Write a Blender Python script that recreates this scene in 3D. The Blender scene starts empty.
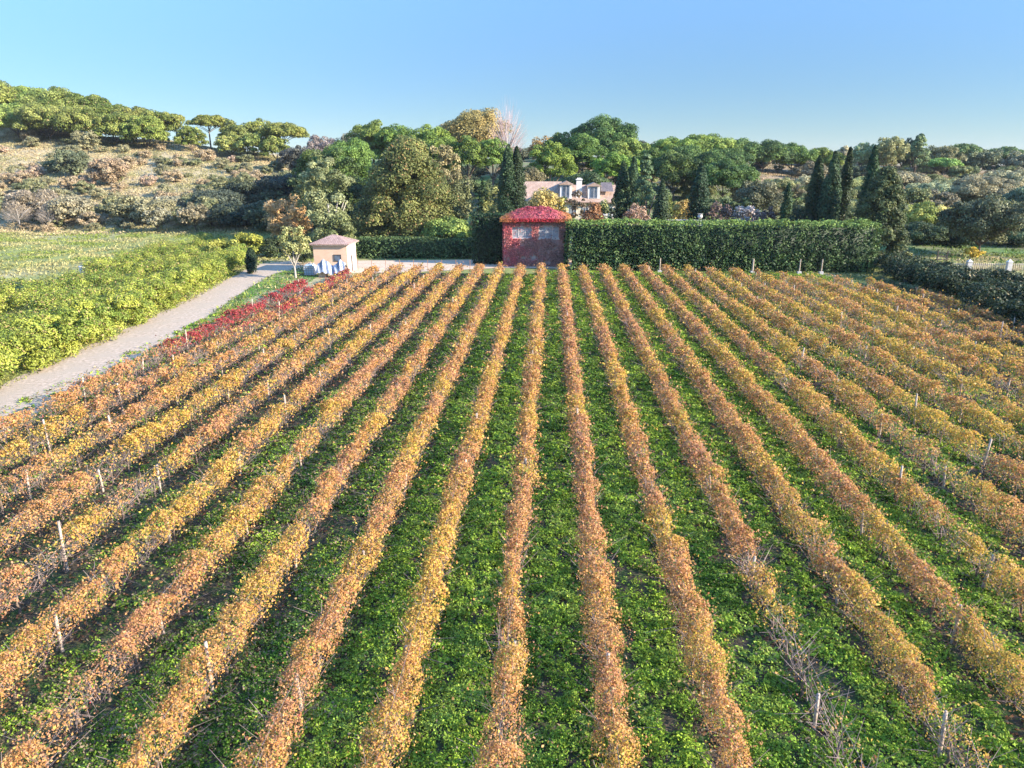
import bpy, math, random
import numpy as np
from mathutils import Vector, Euler

# ------------------------------------------------------------------ camera
scene = bpy.context.scene
CAM_H, FPX, CX, CY = 13.3, 700.0, 512.0, 384.0
PITCH, YAW = math.radians(17.4), math.radians(2.97)
cam_data = bpy.data.cameras.new('camera')
cam = bpy.data.objects.new('camera', cam_data)
scene.collection.objects.link(cam)
cam_data.sensor_width = 36.0
cam_data.lens = 36.0 * FPX / 1024.0
cam_data.clip_start, cam_data.clip_end = 0.5, 9000
cam.location = (0, 0, CAM_H)
cam.rotation_euler = (math.pi / 2 - PITCH, 0, YAW)
scene.camera = cam

# ------------------------------------------------------------------ world, sun, exposure
SUN_EL, SUN_ROT = math.radians(22), math.radians(106)
world = bpy.data.worlds.new('World')
scene.world = world
world.use_nodes = True
wn = world.node_tree
sky = wn.nodes.new('ShaderNodeTexSky')
sky.sky_type = 'NISHITA'
sky.sun_disc = False
sky.sun_elevation, sky.sun_rotation = SUN_EL, SUN_ROT
sky.altitude, sky.air_density, sky.dust_density, sky.ozone_density = 0, 1.0, 0.0, 6.0
bg = wn.nodes['Background']
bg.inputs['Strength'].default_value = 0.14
# sky model dimmed near the horizon, boosted overhead as added fill light for shade
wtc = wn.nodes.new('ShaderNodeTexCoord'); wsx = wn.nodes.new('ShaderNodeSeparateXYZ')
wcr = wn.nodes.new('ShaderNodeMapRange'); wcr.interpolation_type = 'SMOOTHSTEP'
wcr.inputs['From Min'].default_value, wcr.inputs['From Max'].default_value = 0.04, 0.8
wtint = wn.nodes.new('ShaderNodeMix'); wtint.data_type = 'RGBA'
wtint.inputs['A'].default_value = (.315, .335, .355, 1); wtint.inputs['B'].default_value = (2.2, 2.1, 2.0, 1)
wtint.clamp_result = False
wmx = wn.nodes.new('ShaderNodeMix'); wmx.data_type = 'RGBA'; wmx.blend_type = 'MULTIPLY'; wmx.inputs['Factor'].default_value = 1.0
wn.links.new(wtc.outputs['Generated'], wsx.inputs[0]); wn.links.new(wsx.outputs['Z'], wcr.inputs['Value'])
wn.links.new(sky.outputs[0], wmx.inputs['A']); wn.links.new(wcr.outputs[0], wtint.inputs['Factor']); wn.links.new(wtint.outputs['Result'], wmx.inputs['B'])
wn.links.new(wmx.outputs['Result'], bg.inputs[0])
sun_data = bpy.data.lights.new('sun', 'SUN')
sun_data.energy, sun_data.angle, sun_data.color = 5.0, math.radians(0.5), (1.0, 0.88, 0.74)
sun = bpy.data.objects.new('sun', sun_data)
scene.collection.objects.link(sun)
sd = Vector((math.cos(SUN_EL) * math.sin(SUN_ROT), math.cos(SUN_EL) * math.cos(SUN_ROT), math.sin(SUN_EL)))
sun.rotation_euler = sd.to_track_quat('Z', 'Y').to_euler()
vs = scene.view_settings
vs.view_transform, vs.look, vs.gamma, vs.use_curve_mapping = 'Standard', 'None', 1.0, False
vs.exposure = 1.6
scene.cycles.max_bounces = 6
scene.cycles.transparent_max_bounces = 6

# ------------------------------------------------------------------ helpers
R = np.random.default_rng(7)
_rot = np.array(Euler((math.pi / 2 - PITCH, 0, YAW)).to_matrix())

def ray(px, py):
    v = _rot @ np.array([(px - CX) / FPX, (CY - py) / FPX, -1.0])
    return v

def ground_at(px, py, z=0.0):           # the point of a level at height z seen at this pixel
    v = ray(px, py)
    t = (z - CAM_H) / v[2]
    return v[0] * t, v[1] * t

def at_depth(px, py, y):                # point on the plane at distance y
    v = ray(px, py)
    t = y / v[1]
    return v[0] * t, y, CAM_H + v[2] * t

def px_m(y):                            # pixels per metre at distance y
    return FPX / (y * 0.954 + 3)

def _h(ix, iy, s):
    n = (ix.astype(np.int64) * 374761393 + iy.astype(np.int64) * 668265263 + s * 1442695041) & 0xffffffff
    n = ((n ^ (n >> 13)) * 1274126177) & 0xffffffff
    return ((n ^ (n >> 16)) & 0xffff) / 65535.0

def noise(x, y, s=0):                   # value noise 0..1
    x, y = np.asarray(x, float), np.asarray(y, float)
    ix, iy = np.floor(x), np.floor(y)
    fx, fy = x - ix, y - iy
    fx, fy = fx * fx * (3 - 2 * fx), fy * fy * (3 - 2 * fy)
    a, b = _h(ix, iy, s), _h(ix + 1, iy, s)
    c, d = _h(ix, iy + 1, s), _h(ix + 1, iy + 1, s)
    return (a * (1 - fx) + b * fx) * (1 - fy) + (c * (1 - fx) + d * fx) * fy

def fbm(x, y, s=0):
    return (noise(x, y, s) + .5 * noise(x * 2.1, y * 2.1, s + 1) + .25 * noise(x * 4.3, y * 4.3, s + 2)) / 1.75

# ------------------------------------------------------------------ terrain height
US = np.array([-1.3, -.75, -.55, -.41, -.30, -.2, 0.0, .2, .41, .6, 1.2])
YS = np.array([0, 94, 106, 125, 140, 165, 190, 225, 300, 450, 1000, 2500.])
ZT = np.array([
    [0, 0, 0, 0, 0,   6.5, 14,  26, 29, 27, 10, 0],
    [0, 0, 0, 0, 0,   6.5, 13.5, 24.5, 27, 26, 10, 0],
    [0, 0, 0, 0, .8,  6.5, 12,  20, 22, 20, 8, 0],
    [0, 0, 0, .3, 1.8, 6.0, 10.5, 16.5, 18, 17, 6, 0],
    [0, 0, 0, .6, 1.8, 4.5, 7, 11, 14.5, 14, 6, 0],
    [0, 0, 0, .8, 2.0, 5, 8, 12, 15, 14, 6, 0],
    [0, 0, .2, 2.6, 4.0, 6.5, 9, 12.5, 16, 15, 6, 0],
    [0, 0, .6, 3.2, 4.7, 7, 9.2, 12, 16.5, 16, 6, 0],
    [0, 0, .3, 1.2, 2.4, 4.6, 7, 10, 13.5, 14, 6, 0],
    [0, 0, 0, .3, 1.0, 3.0, 5.5, 9, 12.5, 13, 6, 0],
    [0, 0, 0, .3, 1.0, 3.0, 5.5, 9, 13, 13, 6, 0]], float)

def H(x, y):
    x, y = np.asarray(x, float), np.asarray(y, float)
    yy = np.clip(y, 1, 2499)
    u = np.clip(x / np.maximum(yy, 60), -1.29, 1.19)
    i = np.clip(np.searchsorted(US, u, 'right') - 1, 0, len(US) - 2)
    j = np.clip(np.searchsorted(YS, yy, 'right') - 1, 0, len(YS) - 2)
    fu = (u - US[i]) / (US[i + 1] - US[i]); fy = (yy - YS[j]) / (YS[j + 1] - YS[j])
    fu = fu * fu * (3 - 2 * fu)
    z = (ZT[i, j] * (1 - fu) + ZT[i + 1, j] * fu) * (1 - fy) + (ZT[i, j + 1] * (1 - fu) + ZT[i + 1, j + 1] * fu) * fy
    k = np.clip((y - 140) / 30, 0, 1)
    return z + k * (fbm(x / 14, y / 14, 5) - .5) * 1.6

def Hf(x, y):
    return float(H(np.array([x]), np.array([y]))[0])

# ------------------------------------------------------------------ mesh building
def mesh_np(name, verts, faces, mat, tint=None, smooth=False):
    """faces: (N,k) array"""
    me = bpy.data.meshes.new(name)
    verts = np.ascontiguousarray(verts, dtype=np.float32)
    faces = np.ascontiguousarray(faces, dtype=np.int32)
    n, k = faces.shape
    me.vertices.add(len(verts)); me.vertices.foreach_set('co', verts.ravel())
    me.loops.add(n * k); me.loops.foreach_set('vertex_index', faces.ravel())
    me.polygons.add(n)
    me.polygons.foreach_set('loop_start', np.arange(0, n * k, k, dtype=np.int32))
    me.polygons.foreach_set('loop_total', np.full(n, k, dtype=np.int32))
    if smooth:
        me.polygons.foreach_set('use_smooth', np.ones(n, dtype=bool))
    if tint is not None:
        a = me.attributes.new('tint', 'FLOAT_COLOR', 'POINT')
        c = np.ones((len(verts), 4), np.float32); c[:, :3] = tint
        a.data.foreach_set('color', c.ravel())
    me.update()
    me.materials.append(mat)
    return me

def ob(name, me, parent=None, loc=None):
    o = bpy.data.objects.new(name, me)
    scene.collection.objects.link(o)
    if parent is not None: o.parent = parent
    if loc is not None: o.location = loc
    return o

def thing(name, label, cat, loc=(0, 0, 0), rz=0.0, group=None):
    o = bpy.data.objects.new(name, None)
    scene.collection.objects.link(o)
    o.empty_display_size = .3
    o.location = loc; o.rotation_euler = (0, 0, rz)
    return tag(o, label, cat, group)

def tag(o, label=None, cat=None, group=None, kind=None):
    if label: o['label'] = label
    if cat: o['category'] = cat
    if group: o['group'] = group
    if kind: o['kind'] = kind
    return o

def leaf_arrays(pos, nrm, size, col, aspect=.75, rng=R):
    n = len(pos)
    nrm = nrm / (np.linalg.norm(nrm, axis=1, keepdims=True) + 1e-9)
    r = rng.normal(size=(n, 3))
    t = np.cross(nrm, r); t /= (np.linalg.norm(t, axis=1, keepdims=True) + 1e-9)
    b = np.cross(nrm, t)
    s = np.asarray(size).reshape(-1, 1) * np.ones((n, 1)) * .5
    asp = np.asarray(aspect).reshape(-1, 1)
    fold = nrm * s * .25
    v = np.stack([pos + t * s, pos + b * s * asp - fold, pos - t * s, pos - b * s * asp - fold], 1).reshape(-1, 3)
    f = np.arange(4 * n).reshape(n, 4)
    c = np.repeat(col, 4, axis=0)
    return v, f, c

def leaves(name, pos, nrm, size, col, mat, aspect=.75):
    v, f, c = leaf_arrays(pos, nrm, size, col, aspect)
    return mesh_np(name, v, f, mat, c)

def sticks(p0, p1, w, col, rng=R):      # thin triangular-section twigs, vectorised
    n = len(p0)
    d = p1 - p0
    d = d / (np.linalg.norm(d, axis=1, keepdims=True) + 1e-9)
    a = np.cross(d, rng.normal(size=(n, 3))); a /= (np.linalg.norm(a, axis=1, keepdims=True) + 1e-9)
    b = np.cross(d, a)
    w = np.asarray(w).reshape(-1, 1)
    ring = [a, -.5 * a + .87 * b, -.5 * a - .87 * b]
    v = np.stack([p0 + q * w for q in ring] + [p1 + q * w * .5 for q in ring], 1).reshape(-1, 3)
    base = np.arange(n)[:, None] * 6
    f = np.concatenate([base + np.array([[0, 1, 4, 3]]), base + np.array([[1, 2, 5, 4]]), base + np.array([[2, 0, 3, 5]])])
    return v, f, np.repeat(col, 6, axis=0)

def join_arrays(parts):
    vs_, fs_, cs_, o = [], [], [], 0
    for v, f, c in parts:
        vs_.append(v); fs_.append(f + o); cs_.append(c); o += len(v)
    return np.concatenate(vs_), np.concatenate(fs_), np.concatenate(cs_)

def tube(path, radii, n=8):
    """one tapered tube as (verts, quads)"""
    path = [Vector(p) for p in path]
    vs_, fs_ = [], []
    for i, p in enumerate(path):
        d = (path[min(i + 1, len(path) - 1)] - path[max(i - 1, 0)]).normalized()
        a = d.orthogonal().normalized(); b = d.cross(a)
        for k in range(n):
            t = 2 * math.pi * k / n
            vs_.append(p + (a * math.cos(t) + b * math.sin(t)) * radii[i])
        if i:
            o = (i - 1) * n
            for k in range(n):
                fs_.append((o + k, o + (k + 1) % n, o + n + (k + 1) % n, o + n + k))
    vs_.append(path[-1]); 
    top = (len(path) - 1) * n; c = len(vs_) - 1
    for k in range(0, n, 2):
        fs_.append((top + k, top + (k + 1) % n, top + (k + 2) % n, c))
    return np.array([tuple(v) for v in vs_]), np.array(fs_)

def boxes(lst):
    """list of (x0,x1,y0,y1,z0,z1) -> verts, quads"""
    vs_, fs_ = [], []
    for (x0, x1, y0, y1, z0, z1) in lst:
        o = len(vs_)
        vs_ += [(x0, y0, z0), (x1, y0, z0), (x1, y1, z0), (x0, y1, z0), (x0, y0, z1), (x1, y0, z1), (x1, y1, z1), (x0, y1, z1)]
        fs_ += [(o, o + 3, o + 2, o + 1), (o + 4, o + 5, o + 6, o + 7), (o, o + 1, o + 5, o + 4), (o + 1, o + 2, o + 6, o + 5), (o + 2, o + 3, o + 7, o + 6), (o + 3, o, o + 4, o + 7)]
    return np.array(vs_, float), np.array(fs_)

def poly(name, verts, faces, mat, parent=None, loc=None):
    me = bpy.data.meshes.new(name)
    me.from_pydata([tuple(v) for v in verts], [], [tuple(f) for f in faces])
    me.update(); me.materials.append(mat)
    return ob(name, me, parent, loc)

def bx(name, lst, mat, parent=None, loc=None):
    v, f = boxes(lst)
    return poly(name, v, f, mat, parent, loc)

# ------------------------------------------------------------------ materials
def newmat(name):
    m = bpy.data.materials.new(name); m.use_nodes = True
    return m, m.node_tree, m.node_tree.nodes['Principled BSDF']

def leaf_material(name, trans=.3, rough=.6, spec=.25, nscale=3.0, sat=1.0):
    m, nt, p = newmat(name)
    at = nt.nodes.new('ShaderNodeAttribute'); at.attribute_name = 'tint'
    tc = nt.nodes.new('ShaderNodeTexCoord')
    nz = nt.nodes.new('ShaderNodeTexNoise'); nz.inputs['Scale'].default_value = nscale; nz.inputs['Detail'].default_value = 2
    nt.links.new(tc.outputs['Object'], nz.inputs['Vector'])
    mr = nt.nodes.new('ShaderNodeMapRange'); mr.inputs['From Min'].default_value = .3; mr.inputs['From Max'].default_value = .7
    mr.inputs['To Min'].default_value = .8; mr.inputs['To Max'].default_value = 1.2
    nt.links.new(nz.outputs['Fac'], mr.inputs['Value'])
    hs = nt.nodes.new('ShaderNodeHueSaturation')
    hs.inputs['Saturation'].default_value = sat
    nt.links.new(at.outputs['Color'], hs.inputs['Color']); nt.links.new(mr.outputs[0], hs.inputs['Value'])
    nt.links.new(hs.outputs[0], p.inputs['Base Color'])
    p.inputs['Roughness'].default_value = rough; p.inputs['Specular IOR Level'].default_value = spec
    tr = nt.nodes.new('ShaderNodeBsdfTranslucent'); nt.links.new(hs.outputs[0], tr.inputs['Color'])
    mx = nt.nodes.new('ShaderNodeMixShader'); mx.inputs[0].default_value = trans
    nt.links.new(p.outputs[0], mx.inputs[1]); nt.links.new(tr.outputs[0], mx.inputs[2])
    nt.links.new(mx.outputs[0], nt.nodes['Material Output'].inputs['Surface'])
    return m

def noise_material(name, c1, c2, scale=2.0, rough=.85, bump=.3, c3=None, scale2=None, attr=False, detail=6, spec=.2):
    m, nt, p = newmat(name)
    tc = nt.nodes.new('ShaderNodeTexCoord')
    nz = nt.nodes.new('ShaderNodeTexNoise'); nz.inputs['Scale'].default_value = scale; nz.inputs['Detail'].default_value = detail
    nt.links.new(tc.outputs['Object'], nz.inputs['Vector'])
    cr = nt.nodes.new('ShaderNodeValToRGB'); cr.color_ramp.elements[0].position = .35; cr.color_ramp.elements[1].position = .65
    cr.color_ramp.elements[0].color = (*c1, 1); cr.color_ramp.elements[1].color = (*c2, 1)
    nt.links.new(nz.outputs['Fac'], cr.inputs[0])
    out = cr.outputs[0]
    if c3 is not None:
        n2 = nt.nodes.new('ShaderNodeTexNoise'); n2.inputs['Scale'].default_value = scale2 or scale * .2; n2.inputs['Detail'].default_value = 4
        nt.links.new(tc.outputs['Object'], n2.inputs['Vector'])
        r2 = nt.nodes.new('ShaderNodeValToRGB'); r2.color_ramp.elements[0].position = .45; r2.color_ramp.elements[1].position = .62
        nt.links.new(n2.outputs['Fac'], r2.inputs[0])
        mx = nt.nodes.new('ShaderNodeMix'); mx.data_type = 'RGBA'
        mx.inputs['B'].default_value = (*c3, 1)
        nt.links.new(r2.outputs[0], mx.inputs['Factor']); nt.links.new(out, mx.inputs['A'])
        out = mx.outputs['Result']
    if attr:
        at = nt.nodes.new('ShaderNodeAttribute'); at.attribute_name = 'tint'
        mx = nt.nodes.new('ShaderNodeMix'); mx.data_type = 'RGBA'; mx.blend_type = 'MULTIPLY'; mx.inputs['Factor'].default_value = 1
        nt.links.new(at.outputs['Color'], mx.inputs['A']); nt.links.new(out, mx.inputs['B'])
        out = mx.outputs['Result']
    nt.links.new(out, p.inputs['Base Color'])
    p.inputs['Roughness'].default_value = rough; p.inputs['Specular IOR Level'].default_value = spec
    if bump:
        b = nt.nodes.new('ShaderNodeBump'); b.inputs['Strength'].default_value = bump; b.inputs['Distance'].default_value = .05
        n3 = nt.nodes.new('ShaderNodeTexNoise'); n3.inputs['Scale'].default_value = scale * 3; n3.inputs['Detail'].default_value = 5
        nt.links.new(tc.outputs['Object'], n3.inputs['Vector'])
        nt.links.new(n3.outputs['Fac'], b.inputs['Height']); nt.links.new(b.outputs[0], p.inputs['Normal'])
    return m

def tile_material(name, c1, c2, c3):
    m, nt, p = newmat(name)
    tc = nt.nodes.new('ShaderNodeTexCoord')
    br = nt.nodes.new('ShaderNodeTexBrick'); br.inputs['Scale'].default_value = 1.0
    br.inputs['Brick Width'].default_value = .24; br.inputs['Row Height'].default_value = .3; br.inputs['Mortar Size'].default_value = .018
    br.inputs['Color1'].default_value = (*c1, 1); br.inputs['Color2'].default_value = (*c2, 1); br.inputs['Mortar'].default_value = (*c3, 1)
    br.offset = 0
    nz = nt.nodes.new('ShaderNodeTexNoise'); nz.inputs['Scale'].default_value = 1.1; nz.inputs['Detail'].default_value = 6
    nt.links.new(tc.outputs['Object'], br.inputs['Vector']); nt.links.new(tc.outputs['Object'], nz.inputs['Vector'])
    hs = nt.nodes.new('ShaderNodeHueSaturation'); nt.links.new(br.outputs['Color'], hs.inputs['Color'])
    mr = nt.nodes.new('ShaderNodeMapRange'); mr.inputs['To Min'].default_value = .55; mr.inputs['To Max'].default_value = 1.45
    nt.links.new(nz.outputs['Fac'], mr.inputs['Value']); nt.links.new(mr.outputs[0], hs.inputs['Value'])
    nt.links.new(hs.outputs[0], p.inputs['Base Color']); p.inputs['Roughness'].default_value = .85
    b = nt.nodes.new('ShaderNodeBump'); b.inputs['Distance'].default_value = .05
    nt.links.new(br.outputs['Fac'], b.inputs['Height']); b.invert = True; nt.links.new(b.outputs[0], p.inputs['Normal'])
    return m

M_vine = leaf_material('vine_leaves', .38, .6, .2, 4.0)
M_leaf = leaf_material('tree_foliage', .2, .6, .25, .35)
M_grass = leaf_material('grass_blades', .3, .65, .15, 1.2)
M_bark = noise_material('bark', (.10, .07, .05), (.22, .17, .13), 6)
M_palebark = noise_material('pale_bark', (.28, .25, .21), (.42, .38, .33), 6)
M_post = noise_material('weathered_post_wood', (.30, .23, .17), (.50, .41, .32), 9)
M_wire = noise_material('galvanised_wire', (.18, .17, .16), (.3, .29, .28), 9, .5, 0)
M_terrain = noise_material('terrain_cover', (.78, .78, .78), (1.2, 1.2, 1.2), 1.3, .95, .5, attr=True)
M_soil = noise_material('vineyard_soil', (.05, .04, .025), (.085, .065, .04), 3.5, .95, .9, c3=(.04, .075, .018), scale2=2.0)
M_road = noise_material('gravel', (.31, .245, .175), (.50, .40, .30), 4.0, .95, .5, c3=(.38, .31, .23), scale2=.6)
M_track = noise_material('sandy_track', (.44, .33, .23), (.56, .44, .32), 2.5, .95, .3)
M_peach = noise_material('peach_render', (.62, .42, .29), (.68, .48, .34), 1.2, .9, .1)
M_white = noise_material('white_render', (.68, .64, .57), (.76, .72, .66), 1.5, .85, .1)
M_cream = noise_material('cream_render', (.62, .53, .38), (.70, .62, .47), 1.5, .85, .1)
M_roof = tile_material('clay_roof_tiles', (.40, .265, .19), (.47, .34, .255), (.22, .14, .10))
M_oldroof = tile_material('old_roof_tiles', (.30, .19, .15), (.40, .27, .22), (.14, .09, .08))
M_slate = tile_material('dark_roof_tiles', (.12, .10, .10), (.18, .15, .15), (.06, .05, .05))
M_glass = noise_material('window_glass', (.05, .07, .10), (.12, .15, .19), 2, .15, 0, spec=.6)
M_shade = noise_material('pale_window_blind', (.22, .23, .26), (.38, .37, .38), 3, .5, 0, spec=.4)
M_frame = noise_material('white_painted_wood', (.55, .53, .5), (.68, .66, .63), 5, .6, 0)
M_ivywall = noise_material('vine_stem_covered_wall', (.28, .20, .18), (.46, .35, .31), 2.2, .95, .8, c3=(.38, .19, .16), scale2=.5)
M_stone = noise_material('pale_stone', (.42, .40, .37), (.56, .53, .5), 4, .9, .3)
M_dark = noise_material('dark_stained_wood', (.05, .04, .035), (.09, .075, .06), 5, .8, .2)
M_tarpb = noise_material('blue_grey_tarpaulin', (.10, .13, .19), (.18, .22, .30), 2, .45, .2)
M_tarpw = noise_material('white_tarpaulin', (.42, .43, .46), (.52, .53, .56), 2, .45, .2)
M_rust = noise_material('rusty_iron', (.20, .10, .06), (.32, .17, .10), 6, .8, .2)
M_tank = noise_material('pale_blue_plastic', (.36, .45, .54), (.45, .54, .62), 3, .45, 0)

# ------------------------------------------------------------------ terrain sheet
def axis(lo, hi, step, far, grow):
    a = list(np.arange(lo, hi + .01, step))
    s = step; v = a[-1]
    while v < far[1]: s *= grow; v += s; a.append(v)
    s = step; v = a[0]; b = []
    while v > far[0]: s *= grow; v -= s; b.append(v)
    return np.array(b[::-1] + a)

def build_terrain():
    xs = axis(-190, 190, 2.0, (-1900, 1900), 1.18)
    ys = axis(-4, 300, 2.0, (-400, 2300), 1.18)
    X, Y = np.meshgrid(xs, ys)
    x, y = X.ravel(), Y.ravel()
    z = H(x, y)
    u = x / np.maximum(y, 60)
    n1, n2 = fbm(x / 9, y / 9, 11), fbm(x / 30, y / 30, 21)
    def C(*c): return np.array(c)[None, :] * np.ones((len(x), 1))
    field = C(.20, .22, .07) * (.75 + .5 * n1[:, None])
    dry = C(.40, .33, .19); hill = C(.39, .315, .18); scrub = C(.16, .15, .085); green = C(.10, .16, .04)
    c = field.copy()
    def mix(a, b, w): return a * (1 - w[:, None]) + b * w[:, None]
    c = mix(c, dry, np.clip((n2 - .42) * 5, 0, .75) * (y > 60))
    w = np.clip((y - 134) / 8, 0, 1) * (u < -.36)
    hillc = mix(hill, C(.30, .26, .15), np.clip((n1 - .45) * 4, 0, .8))
    c = mix(c, hillc, w)
    w = np.clip((y - 103) / 8, 0, 1) * (u >= -.36)
    c = mix(c, mix(scrub, green, np.clip((n1 - .4) * 4, 0, 1)), w)
    w = np.clip((y - 180) / 20, 0, 1) * (u > .05)
    c = mix(c, mix(C(.28, .21, .13), scrub, np.clip((n1 - .5) * 4, 0, 1)), w)
    nx, ny = len(xs), len(ys)
    i = (np.arange(ny - 1)[:, None] * nx + np.arange(nx - 1)[None, :]).ravel()
    f = np.stack([i, i + 1, i + nx + 1, i + nx], 1)
    o = ob('terrain', mesh_np('terrain', np.stack([x, y, z], 1), f, M_terrain, c, True))
    tag(o, kind='structure')
build_terrain()

def ribbon(name, left, right, z, mat, sub=12):
    L = np.array([ground_at(*p) for p in left]); Rr = np.array([ground_at(*p) for p in right])
    def res(P, n):
        d = np.r_[0, np.cumsum(np.linalg.norm(np.diff(P, axis=0), axis=1))]
        t = np.linspace(0, d[-1], n)
        return np.stack([np.interp(t, d, P[:, 0]), np.interp(t, d, P[:, 1])], 1)
    n = 90
    L, Rr = res(L, n), res(Rr, n)
    w = np.linspace(0, 1, sub)
    jl = (fbm(np.arange(n) / 2., np.zeros(n), 3) - .5) * .9; jr = (fbm(np.arange(n) / 2., np.zeros(n), 8) - .5) * .9
    P = L[:, None] * (1 - w)[None, :, None] + Rr[:, None] * w[None, :, None]
    P[:, 0, 0] += jl; P[:, -1, 0] += jr
    pts = P.reshape(-1, 2)
    zz = H(pts[:, 0], pts[:, 1]) + z
    i = (np.arange(n - 1)[:, None] * sub + np.arange(sub - 1)[None, :]).ravel()
    f = np.stack([i, i + 1, i + sub + 1, i + sub], 1)
    o = ob(name, mesh_np(name, np.c_[pts, zz], f, mat))
    return tag(o, kind='structure')

ribbon('gravel_road', [(-420, 575), (-120, 440), (0, 386), (120, 333), (200, 294), (240, 273), (262, 264), (290, 261)],
       [(-420, 700), (-120, 504), (0, 434), (130, 362), (200, 321), (250, 288), (275, 274), (300, 268)], .02, M_road)
ribbon('farm_track', [(290, 263), (330, 261), (400, 260.5), (500, 260), (640, 260)],
       [(292, 268.6), (330, 273), (400, 273), (500, 268), (640, 270)], .03, M_track)

# vineyard soil sheet
ROW_T = 1.6                              # height of the vine tops
XR = []                                   # row positions, from the row tips along the bottom edge of the picture
xa = ground_at(496, 768, 1.5)[0]; xb = ground_at(621, 768, 1.5)[0]
SP = xb - xa
x_mid = (ground_at(496, 768, 1.5)[0] + ground_at(621, 768, 1.5)[0]) / 2
print('row x', xa, xb, 'spacing', xb - xa)

def y_sheet(x):
    return float(np.interp(x, [-30, -27, -24, -19, -1.5, -1.4, 13, 20, 34, 37, 42, 46], [66, 73, 83, 88.5, 88.5, 92, 92, 92, 92, 79, 63, 52]))

def y_far(x):
    return float(np.interp(x, [-30, -27, -24, -19, 13, 20, 34, 37, 42, 46], [66, 73, 83, 88.5, 88.5, 87, 80, 74, 61, 52]))

def soil_sheet():
    xs = np.arange(-28, 47.1, 1.0); rows = []
    n = 60
    V, F = [], []
    for x in xs:
        y1 = y_sheet(x) + 1.0
        for k in range(n):
            V.append((x, 2 + (y1 - 2) * k / (n - 1), 0.012))
    for i in range(len(xs) - 1):
        for k in range(n - 1):
            a = i * n + k
            F.append((a, a + n, a + n + 1, a + 1))
    o = ob('vineyard_ground', mesh_np('vineyard_ground', np.array(V), np.array(F), M_soil))
    tag(o, kind='structure')
soil_sheet()

# ------------------------------------------------------------------ vine rows
PAL = np.array([            # leaf colours: tan, orange, yellow, pink brown, rust, olive, crimson, green
    [.60, .375, .15], [.60, .31, .095], [.62, .42, .08], [.54, .275, .14], [.38, .16, .07], [.33, .31, .07], [.40, .07, .07], [.15, .25, .04]])

def vine_colors(x, y, n, rowseed, red, th):
    g = fbm(y / 3.0 + rowseed * 17.3, np.full(n, x / 2.), 31)       # patches along the row
    g2 = fbm(y / 6.0 + rowseed * 9.1, np.full(n, x / 3.), 41)
    g3 = fbm(y / 1.3 + rowseed * 5.7, np.full(n, x), 47)
    w = np.zeros((n, 8))
    w[:, 0] = .9
    w[:, 1] = .8 + 1.2 * np.clip(g2 - .4, 0, 1)
    w[:, 2] = .1 + 12 * np.clip(g - .5, 0, 1) + 5 * np.clip(g3 - .6, 0, 1)
    w[:, 3] = .55 + 9 * np.clip(.48 - g, 0, 1)
    w[:, 4] = .42 + 1.5 * np.clip(.45 - g2, 0, 1)
    right = np.clip((x - 5) / 14, 0, 1)
    w[:, 5] = .15 + 2.2 * np.clip(g3 - .52, 0, 1) + right * (.35 + 2.2 * np.clip(g - .45, 0, 1))
    w[:, 2] *= 1 + 1.3 * right
    w[:, 3] *= 1 - .5 * right
    w[:, 7] = .04 + right * 4.0 * np.clip(g - .50, 0, 1)
    r = np.clip(red, 0, 1)
    w[:, :6] *= (1 - .93 * r)[:, None]; w[:, 6] = .01 + 4 * r
    w /= w.sum(1, keepdims=True)
    rnd = .55 * noise(y / .16, th * 3 + rowseed * 3.0, 77) + .45 * R.random(n)
    rnd = np.clip((rnd - .5) * 1.55 + .5, 0, .9999)
    c = (w.cumsum(1) < rnd[:, None]).sum(1).clip(0, 7)
    col = PAL[c] * (.78 + .36 * R.random((n, 1)))
    return col

post_me = None
def post_mesh():
    v, f = tube([(0, 0, -.1), (.01, 0, 1.0), (0, .01, 1.8)], [.05, .047, .043], 7)
    return mesh_np('post', v, f, M_post)
def trunk_mesh(s):
    r = random.Random(s)
    p = [(0, 0, -.05)]
    for k in range(4):
        q = p[-1]; p.append((q[0] + r.uniform(-.06, .06), q[1] + r.uniform(-.06, .06), q[2] + .2))
    v, f = tube(p, [.05, .042, .036, .034, .02], 6)
    return mesh_np('vine_stem', v, f, M_bark)
post_me = post_mesh()
stem_me = [trunk_mesh(s) for s in range(4)]

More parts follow.
